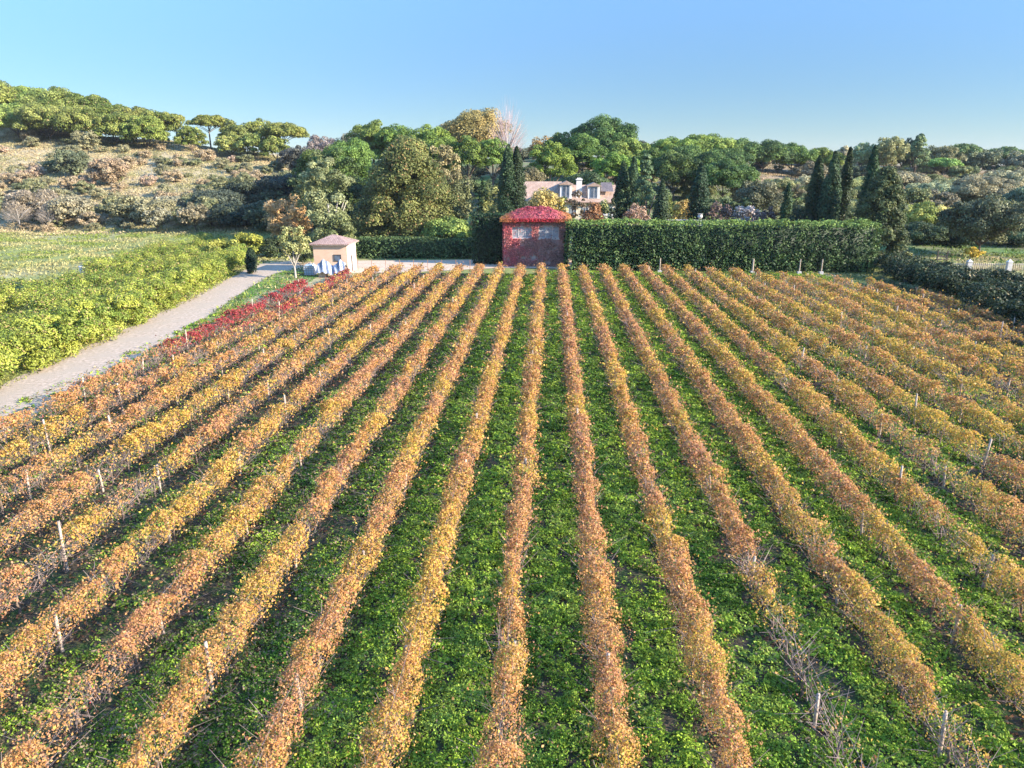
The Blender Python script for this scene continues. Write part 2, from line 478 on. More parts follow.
def build_row(idx, x0, label):
    yf = y_far(x0)
    # start a few metres outside the frame
    ys = 7.0
    if abs(x0) > 5:
        for y in np.arange(7, 60, .5):
            px = CX + FPX * ((x0 * math.cos(YAW) + y * math.sin(YAW)) / ((-x0 * math.sin(YAW) + y * math.cos(YAW)) * math.cos(PITCH) + 12 * math.sin(PITCH)))
            if -60 < px < 1084: ys = max(7.0, y - 13); break
        else: return
    if yf - ys < 2: return
    t = thing('vine_row', label, 'vine row', (x0, ys, 0), 0, 'vine rows of the vineyard')
    outer = np.clip((abs(x0 + 1) - 6) / 14, 0, 1) if x0 < 0 else np.clip((x0 - 8) / 20, 0, 1)
    segs = [(ys, 17, 1700, .058), (17, 26, 1150, .074), (26, 40, 680, .10), (40, 60, 380, .135), (60, yf, 215, .175)]
    P, N_, S, Cc = [], [], [], []
    wob = lambda y: (noise(y / 5, y * 0 + idx, 55) - .5) * .10 + (noise(y / .8, y * 0 + idx, 56) - .5) * .16
    for (a, b, dens, ls) in segs:
        a, b = max(a, ys), min(b, yf)
        if b <= a: continue
        n = int(dens * (b - a) * 1.45)
        y = R.uniform(a, b, n)
        plant = fbm(y / .9, y * 0 + idx * 3.7, 61)
        ph_ = y / 1.12 + .35 * noise(y / 2.0, y * 0 + idx, 57) + idx * .37
        lobe = np.abs(np.sin(np.pi * ph_)) ** .8                     # one swelling per vine
        vig = noise(np.floor(ph_), y * 0 + idx * 1.7, 58)             # vigour of that vine
        hgt = 1.02 + .22 * lobe * (.4 + vig) + .42 * noise(y / 1.15, y * 0 + idx * 5.1, 62) + .25 * (plant - .5) + .14 * (noise(y / .33, y * 0 + idx, 65) - .5)
        wid = (.6 + .30 * lobe + .30 * vig) * (.24 + .37 * noise(y / .9, y * 0 + idx * 7.7, 63)) * (1 + (.15 if x0 < 0 else .45) * outer)
        keep = np.clip(1.15 - outer * 2.4 * np.clip(.52 - plant, 0, 1) * 3 - 1.2 * np.clip(.42 - plant, 0, 1) * 3 - (.3 + .5 * outer) * (vig < .16), .08, 1)
        if x0 < -14: keep *= np.where(fbm(y / 4, y * 0 + idx, 91) < .33, .45, 1)
        if 5.5 < x0 < 7.5: keep *= np.where((y > 11.5) & (y < 17.2), .03, 1)
        if 8 < x0 < 10: keep *= np.where(y < 14.2, .12, 1)
        th = np.pi / 2 + R.normal(0, 1.0, n)          # top-biased angle around the section
        th = np.where(np.abs(th - np.pi / 2) > 2.5, R.uniform(0, np.pi, n), th)
        hole = noise(y / (ls * 2.6), th * 2.3 + idx * 13.0, 67)
        keep = keep * np.clip((hole - .22) * 3.2, .12, 1)
        k = R.random(n) < keep
        y, hgt, wid, th = y[k], hgt[k], wid[k], th[k]; n = len(y)
        r = 1 - .55 * R.random(n) ** 2
        cx = np.cos(th) * wid * r; cz = hgt - .42 + np.sin(th) * .42 * r
        lower = R.random(n) < .15
        cz = np.where(lower, R.uniform(.45, 1.0, n), cz)
        shoot = R.random(n) < .10
        cz = np.where(shoot, cz + R.normal(0, .22, n), cz); cx = np.where(shoot, cx * 1.45 + R.normal(0, .06, n), cx)
        pos = np.stack([cx + wob(y) + (0), y - ys, cz + 0], 1)
        nr = np.stack([np.cos(th) * .8, R.normal(0, .35, n), np.sin(th) * .8 + .2], 1) + R.normal(0, .75, (n, 3))
        red = np.zeros(n)
        if x0 < -25.5: red = np.clip((y - 44) / 4, 0, 1) * (.9 + .2 * (fbm(y / 2.5, y * 0 + idx, 71) > .4))
        elif x0 < -23: red = np.clip((y - 50) / 4, 0, 1) * (.35 + .6 * (fbm(y / 2.5, y * 0 + idx, 72) > .42))
        elif x0 > 0 and x0 < 3: red = .25 * (np.abs(y - 58) < 4)
        P.append(pos); N_.append(nr); S.append(ls * (.7 + .6 * R.random(n))); Cc.append(vine_colors(x0, y, n, idx, red, th))
    # long shoots that arch out of the canopy, each with its own leaves
    ns = int((min(yf, 45) - min(ys, 44)) * 7 + max(yf - 45, 0) * 3); nl = 9
    sy = R.uniform(ys, yf, ns)
    if 5.5 < x0 < 7.5: sy = sy[(sy > 17.2) | (R.random(len(sy)) < .25)]
    ns = len(sy); sx = R.normal(0, .2, ns); sz = R.uniform(.9, 1.35, ns)
    dx, dy, dz = R.normal(0, .42, ns), R.normal(0, .35, ns), R.uniform(-.15, .55, ns)
    tt = np.tile(np.linspace(.15, 1, nl), ns); q = np.repeat(np.arange(ns), nl)
    pos = np.stack([sx[q] + dx[q] * tt * 1.2 + R.normal(0, .03, ns * nl), sy[q] + dy[q] * tt - ys, sz[q] + dz[q] * tt - .45 * tt ** 2 * (np.abs(dx[q]) + .1) + R.normal(0, .03, ns * nl)], 1)
    yy_ = sy[q]; redc = np.clip((yy_ - 46) / 4, 0, 1) * (1.0 if x0 < -25.5 else (.5 if x0 < -23 else 0))
    P.append(pos); N_.append(R.normal(0, 1, (ns * nl, 3)) + np.array([[0, 0, .5]])); S.append(np.interp(yy_, [7, 20, 40, 90], [.075, .09, .12, .18]) * (.7 + .6 * R.random(ns * nl)))
    Cc.append(vine_colors(x0, yy_, ns * nl, idx, redc, tt))
    P = np.concatenate(P); N_ = np.concatenate(N_); S = np.concatenate(S); Cc = np.concatenate(Cc)
    ob('foliage', leaves('vine_foliage', P, N_, S, Cc, M_vine, R.uniform(.4, .9, len(P))), t)
    # canes: tangle of bare shoots
    y = R.uniform(ys, yf, int(max(min(yf, 40) - ys, 0) * 46 + max(yf - 40, 0) * 16)); n = len(y)
    far = y > 40
    p0 = np.stack([R.normal(0, .12, n), y - ys, R.uniform(.2, .9, n)], 1)
    d = np.stack([R.normal(0, .38, n), R.normal(0, .35, n), R.uniform(.1, .8, n)], 1)
    cane = np.array([[.26, .20, .18]]) * (.6 + .8 * R.random((n, 1)))
    v1 = sticks(p0, p0 + d, np.where(far, .015, .010), cane)
    o = ob('canes', mesh_np('vine_canes', *v1[:2], M_leaf, v1[2]), t); o['kind'] = 'stuff'
    # wires
    wv, wf = [], []
    for zz in (.75, 1.3):
        v, f = tube([(0, 0, zz), (0, (yf - ys) / 2, zz - .02), (0, yf - ys, zz)], [.0035] * 3, 4)
        wf.append(f + sum(len(q) for q in wv)); wv.append(v)
    ob('wire', mesh_np('training_wires', np.concatenate(wv), np.concatenate(wf), M_wire), t)
    rr = random.Random(idx)
    k = 0; y = ys + rr.uniform(0, 5)
    while y < yf:
        p = ob('post', post_me, t, (rr.uniform(-.05, .05), y - ys, (rr.uniform(-.25, .06) if rr.random() < .3 * outer + .06 else rr.uniform(-.75, -.45))))
        p.rotation_euler = (rr.gauss(0, .04), rr.gauss(0, .05), rr.uniform(0, 6)); y += 6.0
    p = ob('post', post_me, t, (0, yf - ys + .1, -.02)); p.scale = (1.3, 1.3, .78)
    y = ys + .4
    while y < min(yf, 48):
        p = ob('vine_stem', stem_me[rr.randrange(4)], t, (rr.uniform(-.05, .05), y - ys, 0)); p.rotation_euler[2] = rr.uniform(0, 6); y += 1.15

ROWS = []
x = x_mid - SP / 2
while x > -27.6: ROWS.append(x); x -= SP
ROWS = ROWS[::-1]
x = x_mid + SP / 2
while x < 45: ROWS.append(x); x += SP
nL = sum(1 for q in ROWS if q < x_mid)
ROWLAB = [
    'outermost vine row beside the gravel road, deep crimson over its far half',
    'second vine row from the gravel road, with crimson patches, ending before the shed',
    'vine row ending at the sandy track, first one wholly right of the peach shed',
    'vine row ending at the sunlit sandy track, second one right of the peach shed',
    'vine row ending at the sunlit sandy track, third one right of the peach shed',
    'vine row ending at the sandy track, third one left of the ivy house corner row',
    'vine row ending at the shaded track end just left of the dark hedge block',
    'vine row ending in front of the short dark hedge block beside the ivy house',
    'vine row ending at the left corner of the ivy house',
    'tan and yellow vine row ending under the left window of the ivy house',
    'vine row ending under the right window of the ivy house',
    'pink-brown vine row ending at the right corner of the ivy house',
    'vine row ending at the tall hedge, first one right of the ivy house',
    'yellow and rust vine row with a bare gap of leafless canes near the camera',
    'vine row next right of the one with the bare gap, thinned out nearest the camera',
    'vine row ending at the tall hedge, fourth one right of the ivy house',
    'vine row ending at the tall hedge beside the leftmost pale boundary post',
    'vine row ending at the tall hedge, sixth one right of the ivy house',
    'vine row ending at the tall hedge below the lone cypress and the urn',
    'vine row ending at the tall hedge, second one left of the thick boundary post',
    'vine row ending at the tall hedge beside the thickest boundary post',
    'golden vine row ending at the tall hedge below the small slim cypress',
    'golden vine row ending at the tall hedge below the left big cypress',
    'golden vine row ending at the tall hedge below the middle big cypress',
    'golden-green vine row ending at the right end of the tall hedge',
    'vine row ending where the dark shaded bank begins, third from the bank edge',
    'short vine row at the right, second in from the shaded bank',
    'short outermost vine row at the right edge below the shaded bank']
for i, xr in enumerate(ROWS):
    build_row(i, xr, ROWLAB[min(i, len(ROWLAB) - 1)])
print('rows', len(ROWS), nL, ROWS[0], ROWS[-1])

# ------------------------------------------------------------------ grass and weeds between the rows
def weeds():
    P, N_, S, Cc = [], [], [], []
    for (a, b, dens, ls, ht) in [(7, 16, 1500, .078, .34), (16, 26, 1000, .098, .30), (26, 42, 420, .15, .26), (42, 64, 170, .23, .22), (64, 93, 75, .33, .18)]:
        x0, x1 = max(-31, -b * .86 - 9), min(46, b * .74 + 11)
        n = int(dens * 1.4 * (x1 - x0) * (b - a))
        x = R.uniform(x0, x1, n); y = R.uniform(a, b, n)
        k = y < np.interp(x, [-30, -27, -24, -19, -18.9, -1.5, -1.4, 13, 20, 34, 37, 42, 46], [66, 73, 83, 88.5, 89, 89, 92, 92, 92, 92, 80, 64, 52])
        x, y = x[k], y[k]; n = len(x)
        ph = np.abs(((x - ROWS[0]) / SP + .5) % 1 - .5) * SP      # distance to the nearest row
        cov = fbm(x / .8, y / 1.1, 101) * .6 + fbm(x / 4, y / 6, 105) * .55
        side = np.clip((-x - 5) / 12, 0, 1) * .22 + np.clip((x - 14) / 14, 0, 1) * .05
        lane = np.floor((x - ROWS[0]) / SP); lv = noise(lane * 1.7, y / 9., 151)[:] ; lb = _h(lane, lane * 0, 153)
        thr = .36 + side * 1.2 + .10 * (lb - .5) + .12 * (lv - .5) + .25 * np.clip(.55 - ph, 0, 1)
        k = R.random(n) < np.clip((cov - thr) * 8 + .35, .04, 1) * np.clip((fbm(x / .35, y / .4, 131) - .3) * 5, .12, 1)
        x, y, ph, lb = x[k], y[k], ph[k], lb[k]; n = len(x)
        clump = fbm(x / .45, y / .45, 111)
        z = .01 + ht * clump * R.random(n) ** .6
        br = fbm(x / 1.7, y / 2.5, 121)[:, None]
        br = np.clip(br * 2.6 - .85 + .5 * lb[:, None] + .35 * np.clip(ph[:, None] - .7, 0, 1), 0, 1); lite = np.clip((fbm(x / .5, y / .6, 141) - .5) * 4, 0, 1)[:, None]  # sunny lane centre put into the leaf colour, along with its yellower mown strip
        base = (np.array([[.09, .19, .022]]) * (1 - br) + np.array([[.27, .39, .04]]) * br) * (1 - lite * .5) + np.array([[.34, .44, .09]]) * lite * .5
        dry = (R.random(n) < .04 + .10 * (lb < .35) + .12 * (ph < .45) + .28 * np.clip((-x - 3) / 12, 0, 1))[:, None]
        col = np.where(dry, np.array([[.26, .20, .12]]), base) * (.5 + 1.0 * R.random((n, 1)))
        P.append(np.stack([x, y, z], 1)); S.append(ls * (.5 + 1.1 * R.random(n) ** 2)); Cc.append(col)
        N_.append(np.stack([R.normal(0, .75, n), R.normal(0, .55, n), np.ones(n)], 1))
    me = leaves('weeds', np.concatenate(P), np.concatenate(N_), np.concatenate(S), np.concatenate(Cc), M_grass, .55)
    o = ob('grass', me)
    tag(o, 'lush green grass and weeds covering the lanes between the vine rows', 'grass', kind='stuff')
    print('weeds', len(me.polygons))
weeds()

def litter():                                   # fallen leaves under the rows
    n = 60000
    row = R.integers(0, len(ROWS), n); x = np.array(ROWS)[row] + R.normal(0, .45, n)
    y = 7 + 82 * R.random(n) ** 1.6
    k = (y < np.interp(x, [-30, -27, -24, -19, 13, 20, 34, 37, 42, 46], [66, 73, 83, 88.5, 88.5, 87, 80, 74, 61, 52])) & (x > -y * .86 - 8) & (x < y * .74 + 10)
    x, y = x[k], y[k]; n = len(x)
    col = PAL[R.choice([0, 3, 4, 4], n)] * (.35 + .5 * R.random((n, 1)))
    me = leaves('litter', np.stack([x, y, np.full(n, .03) + .04 * R.random(n)], 1), np.stack([R.normal(0, .3, n), R.normal(0, .3, n), np.ones(n)], 1), (.07 + .0022 * y) * (.8 + .5 * R.random(n)), col, M_vine, .8)
    tag(ob('fallen_leaves', me), 'brown fallen leaves lying on the soil under the vine rows', 'leaves', kind='stuff')
litter()

def in_poly(x, y, poly_):
    inside = np.zeros(len(x), bool); n = len(poly_)
    for i in range(n):
        x1, y1 = poly_[i]; x2, y2 = poly_[(i + 1) % n]
        c = ((y1 > y) != (y2 > y)) & (x < (x2 - x1) * (y - y1) / (y2 - y1 + 1e-12) + x1)
        inside ^= c
    return inside

ROADPOLY = [ground_at(*p) for p in [(-420, 575), (-120, 440), (0, 386), (120, 333), (200, 294), (240, 273), (262, 264), (300, 261), (300, 268), (275, 274), (250, 287), (200, 321), (130, 362), (0, 434), (-120, 504), (-420, 700)]]

def field_grass():
    P, N_, S, Cc = [], [], [], []
    def add(n, xr, yr, ls, ht, cols, seed, cond=None):
        x = R.uniform(*xr, n); y = R.uniform(*yr, n)
        if cond is not None:
            k = cond(x, y); x, y = x[k], y[k]
        n = len(x)
        k = R.random(n) < np.clip(fbm(x / 2.5, y / 2.5, seed) * 3.0 - .8, .08, 1)
        x, y = x[k], y[k]; n = len(x)
        m = fbm(x / 6, y / 4, seed + 3)[:, None]; m2 = np.clip((m - .35) * 3, 0, 1)
        col = (np.array([cols[0]]) * (1 - m2) + np.array([cols[1]]) * m2) * (.6 + .8 * R.random((n, 1)))
        z = H(x, y) + ht * R.random(n) * .6 + .02
        P.append(np.stack([x, y, z], 1)); S.append(ls * (.6 + .8 * R.random(n))); Cc.append(col)
        N_.append(np.stack([R.normal(0, 1, n), R.normal(0, 1, n), np.full(n, .4)], 1))
    # left meadow
    add(110000, (-135, -28), (62, 142), .36, .5, ((.20, .25, .05), (.38, .34, .15)), 201, lambda x, y: (x > -y * 1.0) & (x < -29 - (y - 60) * .06) & ~in_poly(x, y, ROADPOLY))
    # verge between road and first row
    vp = [ground_at(*p) for p in [(-120, 488), (0, 434), (130, 362), (200, 321), (250, 288), (275, 274), (300, 268), (325, 272), (300, 290), (180, 352), (60, 415), (-20, 448), (-120, 505)]]
    add(90000, (-44, -20), (30, 95), .17, .16, ((.07, .18, .03), (.15, .28, .05)), 211, lambda x, y: in_poly(x, y, vp))
    vp2 = [ground_at(*p) for p in [(-120, 430), (0, 374), (60, 348), (120, 322), (200, 286), (245, 260), (256, 266), (235, 277), (200, 297), (120, 337), (60, 364), (0, 391), (-120, 447)]]
    add(60000, (-60, -25), (30, 112), .2, .35, ((.20, .24, .05), (.34, .31, .10)), 215, lambda x, y: in_poly(x, y, vp2))
    add(70000, (5, 190), (178, 262), .5, .5, ((.24, .21, .10), (.40, .30, .18)), 251, lambda x, y: x < y * .85)
    add(30000, (14, 50), (74, 97), .24, .3, ((.08, .14, .03), (.20, .22, .07)), 217)
    # field to the right, past the bank
    add(40000, (38, 110), (70, 112), .35, .4, ((.24, .28, .07), (.45, .37, .20)), 221, lambda x, y: x > 45 + (90 - y) * -.1)
    # estate ground and hillside
    add(60000, (-70, 110), (103, 190), .5, .35, ((.08, .15, .03), (.17, .19, .06)), 231, lambda x, y: (np.abs(x) < y * .8) & (x > -y * .36))
    add(230000, (-190, -40), (134, 240), .45, .7, ((.30, .28, .13), (.47, .38, .215)), 241, lambda x, y: (x > -y * .95) & (x < -y * .30))
    me = leaves('meadow', np.concatenate(P), np.concatenate(N_), np.concatenate(S), np.concatenate(Cc), M_grass, .35)
    tag(ob('grass', me), 'yellow-green meadow grass and dry grass of the hillsides around the vineyard', 'grass', kind='stuff')
field_grass()

# ------------------------------------------------------------------ hedges and thickets
def clump_cloud(cx, cy, cz, rad, per, ls, c1, c2, rng=R, up=.25, flatten=.8, deep=.45, dry=None):
    """leaves on many overlapping puffs; arrays of puff centres and radii"""
    n = len(cx); N = per * n
    i = np.repeat(np.arange(n), per)
    d = rng.normal(size=(N, 3)); d /= np.linalg.norm(d, axis=1, keepdims=True)
    d[:, 2] = np.where(d[:, 2] < -.35, -d[:, 2], d[:, 2])
    rr = 1 - deep * rng.random(N) ** 1.6
    s = np.asarray(rad)[i][:, None] * np.array([[1, 1, flatten]])
    pos = np.stack([cx, cy, cz], 1)[i] + d * s * rr[:, None]
    nr = d + rng.normal(0, .5, (N, 3)) + np.array([[0, 0, up]])
    m = rng.random(n)[i][:, None]
    col = (np.array([c1]) * (1 - m) + np.array([c2]) * m) * (.62 + .76 * rng.random((N, 1)))
    if dry is not None:
        k = (rng.random(N) < dry[0])[:, None]; col = np.where(k, np.array([dry[1]]) * (.7 + .6 * rng.random((N, 1))), col)
    size = ls * (.6 + .8 * rng.random(N))
    return pos, nr, size, col

def box_hedge(name, label, x0, x1, y0, y1, h, ls, dens, c1, c2, lump=.3, hy=False):
    """clipped hedge: leafy skin over a dense box with soft lumps"""
    c1a, c2a = np.array(c1), np.array(c2)
    cx, cy = (x0 + x1) / 2, (y0 + y1) / 2
    z0 = Hf(cx, cy)
    t = thing(name, label, 'hedge', (cx, cy, z0 - .1))
    W, D = x1 - x0, y1 - y0
    faces = [('f', W * h), ('b', W * h * .5), ('l', D * h), ('r', D * h), ('t', W * D * 1.4)]
    P, N_, S, Cc = [], [], [], []
    for fc, area in faces:
        n = int(area * dens)
        a, b = R.random(n), R.random(n)
        dp = R.random(n) ** 1.5 * .5
        if fc in 'fb':
            lx = (a - .5) * W; lz = b * (h + .25 * (fbm(lx / 2, lx * 0, 307) - .5)); l = fbm(lx / 1.1, lz / 1.4, 301) * lump * 2
            ly = (-D / 2 + dp - l * .6) if fc == 'f' else (D / 2 - dp + l * .3)
            nb = np.array([[0, -1 if fc == 'f' else 1, .35]])
        elif fc in 'lr':
            ly = (a - .5) * D; lz = b * h; l = fbm(ly / 1.1, lz / 1.4, 302) * lump * 2
            lx = (-W / 2 + dp - l * .6) if fc == 'l' else (W / 2 - dp + l * .6)
            nb = np.array([[-1 if fc == 'l' else 1, 0, .35]])
        else:
            lx = (a - .5) * W; ly = (b - .5) * D; lz = h - dp * .6 + lump * (fbm(lx / 1.2, ly / 1.2, 303) - .4) * 1.3 + (R.random(n) < .03) * R.random(n) * .5
            nb = np.array([[0, 0, 1]])
        P.append(np.stack([lx, ly, lz], 1)); N_.append(nb + R.normal(0, .7, (n, 3)))
        m = np.clip((fbm(lx / .7 + ly, lz / .9, 304) - .36) * 3.2, 0, 1)[:, None]
        fresh = np.clip((lz - h + .9) / .9, 0, 1)[:, None] if hy else 0 * m  # sunlit hedge top put into the leaf colour as a lighter upper strip
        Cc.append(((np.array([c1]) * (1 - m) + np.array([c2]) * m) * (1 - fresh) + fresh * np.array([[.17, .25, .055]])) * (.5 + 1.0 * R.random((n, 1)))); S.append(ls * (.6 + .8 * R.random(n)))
    v1 = leaf_arrays(np.concatenate(P), np.concatenate(N_), np.concatenate(S), np.concatenate(Cc), .6)
    bv, bf = boxes([(-W / 2 + .55, W / 2 - .55, -D / 2 + .55, D / 2 - .55, 0, h - .55)])
    v = join_arrays([v1, (bv, bf, np.tile(np.array([c1]) * .6, (8, 1)))])
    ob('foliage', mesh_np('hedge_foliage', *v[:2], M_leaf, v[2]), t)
    return t

hx0, hx1 = at_depth(568, 250, 95)[0], at_depth(868, 250, 95)[0]
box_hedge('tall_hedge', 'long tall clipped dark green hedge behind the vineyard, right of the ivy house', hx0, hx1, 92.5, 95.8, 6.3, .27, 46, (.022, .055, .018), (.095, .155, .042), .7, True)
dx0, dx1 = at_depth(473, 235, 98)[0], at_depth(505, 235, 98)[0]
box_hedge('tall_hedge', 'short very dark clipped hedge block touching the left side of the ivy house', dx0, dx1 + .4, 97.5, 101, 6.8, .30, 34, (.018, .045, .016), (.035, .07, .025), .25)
lx0, lx1 = at_depth(357, 248, 104)[0], at_depth(474, 248, 104)[0]
box_hedge('low_hedge', 'low green hedge along the sandy track between the shed and the ivy house', lx0, lx1, 103.5, 106.5, 3.0, .32, 26, (.05, .09, .03), (.11, .16, .05), .4)

def thicket(name, label, cat, polyg, n, hr, rr, per, ls, c1, c2, dry, seed):
    rng = np.random.default_rng(seed)
    P = np.array(polyg); x = rng.uniform(P[:, 0].min(), P[:, 0].max(), n * 6); y = rng.uniform(P[:, 1].min(), P[:, 1].max(), n * 6)
    k = in_poly(x, y, polyg); x, y = x[k][:n], y[k][:n]
    hh = hr[0] + (hr[1] - hr[0]) * fbm(x / 3.5, y / 3.5, seed) ** 1.1
    rad = rng.uniform(*rr, len(x))
    z0 = H(x, y)
    ox, oy = x.mean(), y.mean(); oz = Hf(ox, oy)
    lev = rng.random(len(x)) ** .5
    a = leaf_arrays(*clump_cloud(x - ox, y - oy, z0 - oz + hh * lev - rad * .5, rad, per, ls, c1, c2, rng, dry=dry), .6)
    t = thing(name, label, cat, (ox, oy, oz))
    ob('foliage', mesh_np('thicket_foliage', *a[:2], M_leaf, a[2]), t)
    return t

pl = [ground_at(*p) for p in [(-260, 484), (-100, 424), (0, 387), (60, 361), (120, 334), (160, 315), (195, 296), (228, 277), (248, 265), (236, 250), (210, 248), (160, 258), (115, 274), (60, 290), (0, 300), (-200, 312), (-420, 380)]]
thicket('roadside_thicket', 'broad low bramble thicket between the roadside hedge and the meadow', 'thicket', pl, 1400, (1.1, 3.6), (.55, 1.15), 200, .18,
        (.13, .185, .03), (.31, .335, .05), (.10, (.34, .24, .10)), 5)
pb = [ground_at(*p) for p in [(-260, 500), (-100, 436), (0, 391), (60, 364), (120, 336), (160, 317), (195, 298), (228, 278), (248, 266), (244, 262), (222, 272), (188, 289), (150, 306), (110, 324), (50, 347), (0, 368), (-100, 402), (-260, 455)]]
thicket('roadside_hedge', 'dense yellow-green hedge standing right at the left edge of the gravel road', 'hedge', pb, 560, (2.4, 3.5), (.5, .95), 260, .17,
        (.14, .20, .03), (.34, .36, .055), (.06, (.32, .24, .10)), 15)
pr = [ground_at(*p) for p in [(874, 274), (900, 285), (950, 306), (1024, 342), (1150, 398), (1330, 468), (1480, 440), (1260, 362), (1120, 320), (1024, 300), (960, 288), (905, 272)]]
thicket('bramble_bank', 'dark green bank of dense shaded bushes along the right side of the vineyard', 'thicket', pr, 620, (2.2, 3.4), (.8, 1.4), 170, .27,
        (.018, .034, .013), (.04, .06, .02), (.03, (.25, .20, .10)), 6)  # deep shade of the bank put into its darkened leaf colours
pv = [ground_at(*p) for p in [(872, 276), (900, 292), (950, 312), (1024, 349), (1150, 410), (1180, 420), (1150, 396), (1024, 339), (950, 305), (900, 286)]]
thicket('weed_strip', 'strip of grey-green weeds between the last vine rows and the shaded bank', 'weeds', pv, 230, (.3, 1.2), (.35, .7), 90, .2,
        (.08, .12, .05), (.15, .18, .07), (.12, (.3, .25, .13)), 9)

# ------------------------------------------------------------------ trees
def crown_puffs(kind, W, Hc, rng):
    """puff centres relative to the crown base centre, in metres"""
    Rr = W / 2
    if kind == 'umbrella':
        n = int(56 + W * 2.2)
        a = rng.uniform(0, 2 * np.pi, n); r = np.sqrt(rng.random(n)) * Rr * .86
        dome = np.sqrt(np.clip(1 - (r / Rr) ** 2, 0, 1))
        low = rng.random(n) ** 1.3
        x, y, z = r * np.cos(a), r * np.sin(a), Hc * (.14 + .72 * dome * (1 - low * .8))
        rad = Rr * rng.uniform(.16, .27, n)
        fl = .8
    elif kind == 'cypress':
        n = int(26 + Hc * 3)
        z = np.linspace(.04, .97, n) * Hc
        prof = np.sin(np.pi * np.clip(z / Hc * .88 + .12, 0, 1)) ** .55 * (1 - .55 * (z / Hc) ** 3)
        a = rng.uniform(0, 2 * np.pi, n); r = Rr * .5 * prof
        x, y = r * np.cos(a), r * np.sin(a); rad = Rr * .62 * prof + .12
        fl = 2.2
    elif kind == 'conifer':
        n = int(60 + Hc * 3)
        t = rng.random(n) ** .8; z = Hc * (.03 + .93 * t)
        prof = (1 - t) ** .75 * (.8 + .3 * rng.random(n)) + .05
        a = rng.uniform(0, 2 * np.pi, n); r = Rr * .82 * prof
        x, y = r * np.cos(a), r * np.sin(a); rad = Rr * (.10 + .2 * prof)
        fl = .8
    elif kind == 'fir':
        n = 210
        t = rng.random(n) ** .9; z = Hc * (.02 + .93 * t)
        prof = np.minimum(1, (1 - t) ** .6 * 1.15) * rng.uniform(.55, 1.05, n) + .04
        a = rng.uniform(0, 2 * np.pi, n); r = Rr * .84 * prof
        x, y = r * np.cos(a), r * np.sin(a); rad = Rr * rng.uniform(.15, .27, n)
        fl = 1.1
    elif kind == 'bush':
        n = int(20 + W * 2.5)
        v = rng.normal(size=(n, 3)); v /= np.linalg.norm(v, axis=1, keepdims=True)
        rr = .55 + .3 * rng.random(n)
        x, y, z = v[:, 0] * Rr * rr, v[:, 1] * Rr * rr, Hc * .42 + v[:, 2] * Hc * .42 * rr
        z = np.clip(z, Hc * .1, None)
        rad = Rr * rng.uniform(.22, .4, n); fl = min(1.3, max(.6, Hc / W))
    else:                                   # broad
        n = int(46 + W * 2.5)
        v = rng.normal(size=(n, 3)); v /= np.linalg.norm(v, axis=1, keepdims=True)
        rr = .5 + .42 * rng.random(n)
        x, y, z = v[:, 0] * Rr * rr, v[:, 1] * Rr * rr, Hc * .5 + v[:, 2] * Hc * .45 * rr
        rad = Rr * rng.uniform(.15, .30, n); fl = 1.0
    return x, y, z, rad, fl

def trunk_arrays(kind, Ht, Hb, W, rng):
    """trunk and limbs: total height, crown base height, crown width"""
    parts = []
    r0 = max(.12, Ht * .022)
    lean = rng.normal(0, .03 * Ht, 2)
    p = [(0, 0, -.4), (lean[0] * .2, lean[1] * .2, Hb * .4), (lean[0] * .6, lean[1] * .6, Hb * .85), (lean[0], lean[1], Hb + (Ht - Hb) * .45)]
    parts.append(tube(p, [r0 * 1.25, r0, r0 * .8, r0 * .35], 7))
    if kind not in ('cypress', 'bush', 'fir'):
        for k in range(7 if kind != 'conifer' else 4):
            a = k * 2.4 + rng.random(); s = Hb * (.78 + .2 * rng.random()); L = W * .36
            q0 = (lean[0] * .6, lean[1] * .6, s)
            q1 = (q0[0] + math.cos(a) * L * .45, q0[1] + math.sin(a) * L * .45, s + (Ht - Hb) * .22 + .3)
            q2 = (q0[0] + math.cos(a) * L, q0[1] + math.sin(a) * L, s + (Ht - Hb) * .5)
            parts.append(tube([q0, q1, q2], [r0 * .5, r0 * .35, r0 * .12], 5))
    V, F, o = [], [], 0
    for v, f in parts:
        V.append(v); F.append(f + o); o += len(v)
    return np.concatenate(V), np.concatenate(F)

def bare_tree(name, label, px, ytop, wpx, d, col, dens=1.0, group=None, seed=0):
    rng = np.random.default_rng(seed + int(px))
    x, y, ztop = at_depth(px, ytop, d); z0 = Hf(x, y); Ht = ztop - z0; W = wpx / px_m(d)
    t = thing(name, label, 'tree' if Ht > 5 else 'shrub', (x, y, z0), 0, group)
    v, f = trunk_arrays('broad', Ht, Ht * .3, W, rng)
    ob('trunk', mesh_np('bare_trunk', v, f, M_palebark, None, True), t)
    n = int(420 * dens)
    th = rng.uniform(0, 2 * np.pi, n); r = np.sqrt(rng.random(n)) * W * .48
    hh = Ht * (.35 + .62 * rng.random(n) * np.sqrt(np.clip(1 - (r / (W * .5)) ** 2, 0, 1)))
    p1 = np.stack([r * np.cos(th), r * np.sin(th), hh], 1)
    p0 = p1 * np.array([[.5, .5, .74]]) + rng.normal(0, .25, (n, 3))
    c = np.array([col]) * (.7 + .6 * rng.random((n, 1)))
    v1 = sticks(p0, p1, .015 * d / 200 + .006, c, rng)
    ob('twigs', mesh_np('bare_twigs', *v1[:2], M_leaf, v1[2]), t)
    return t

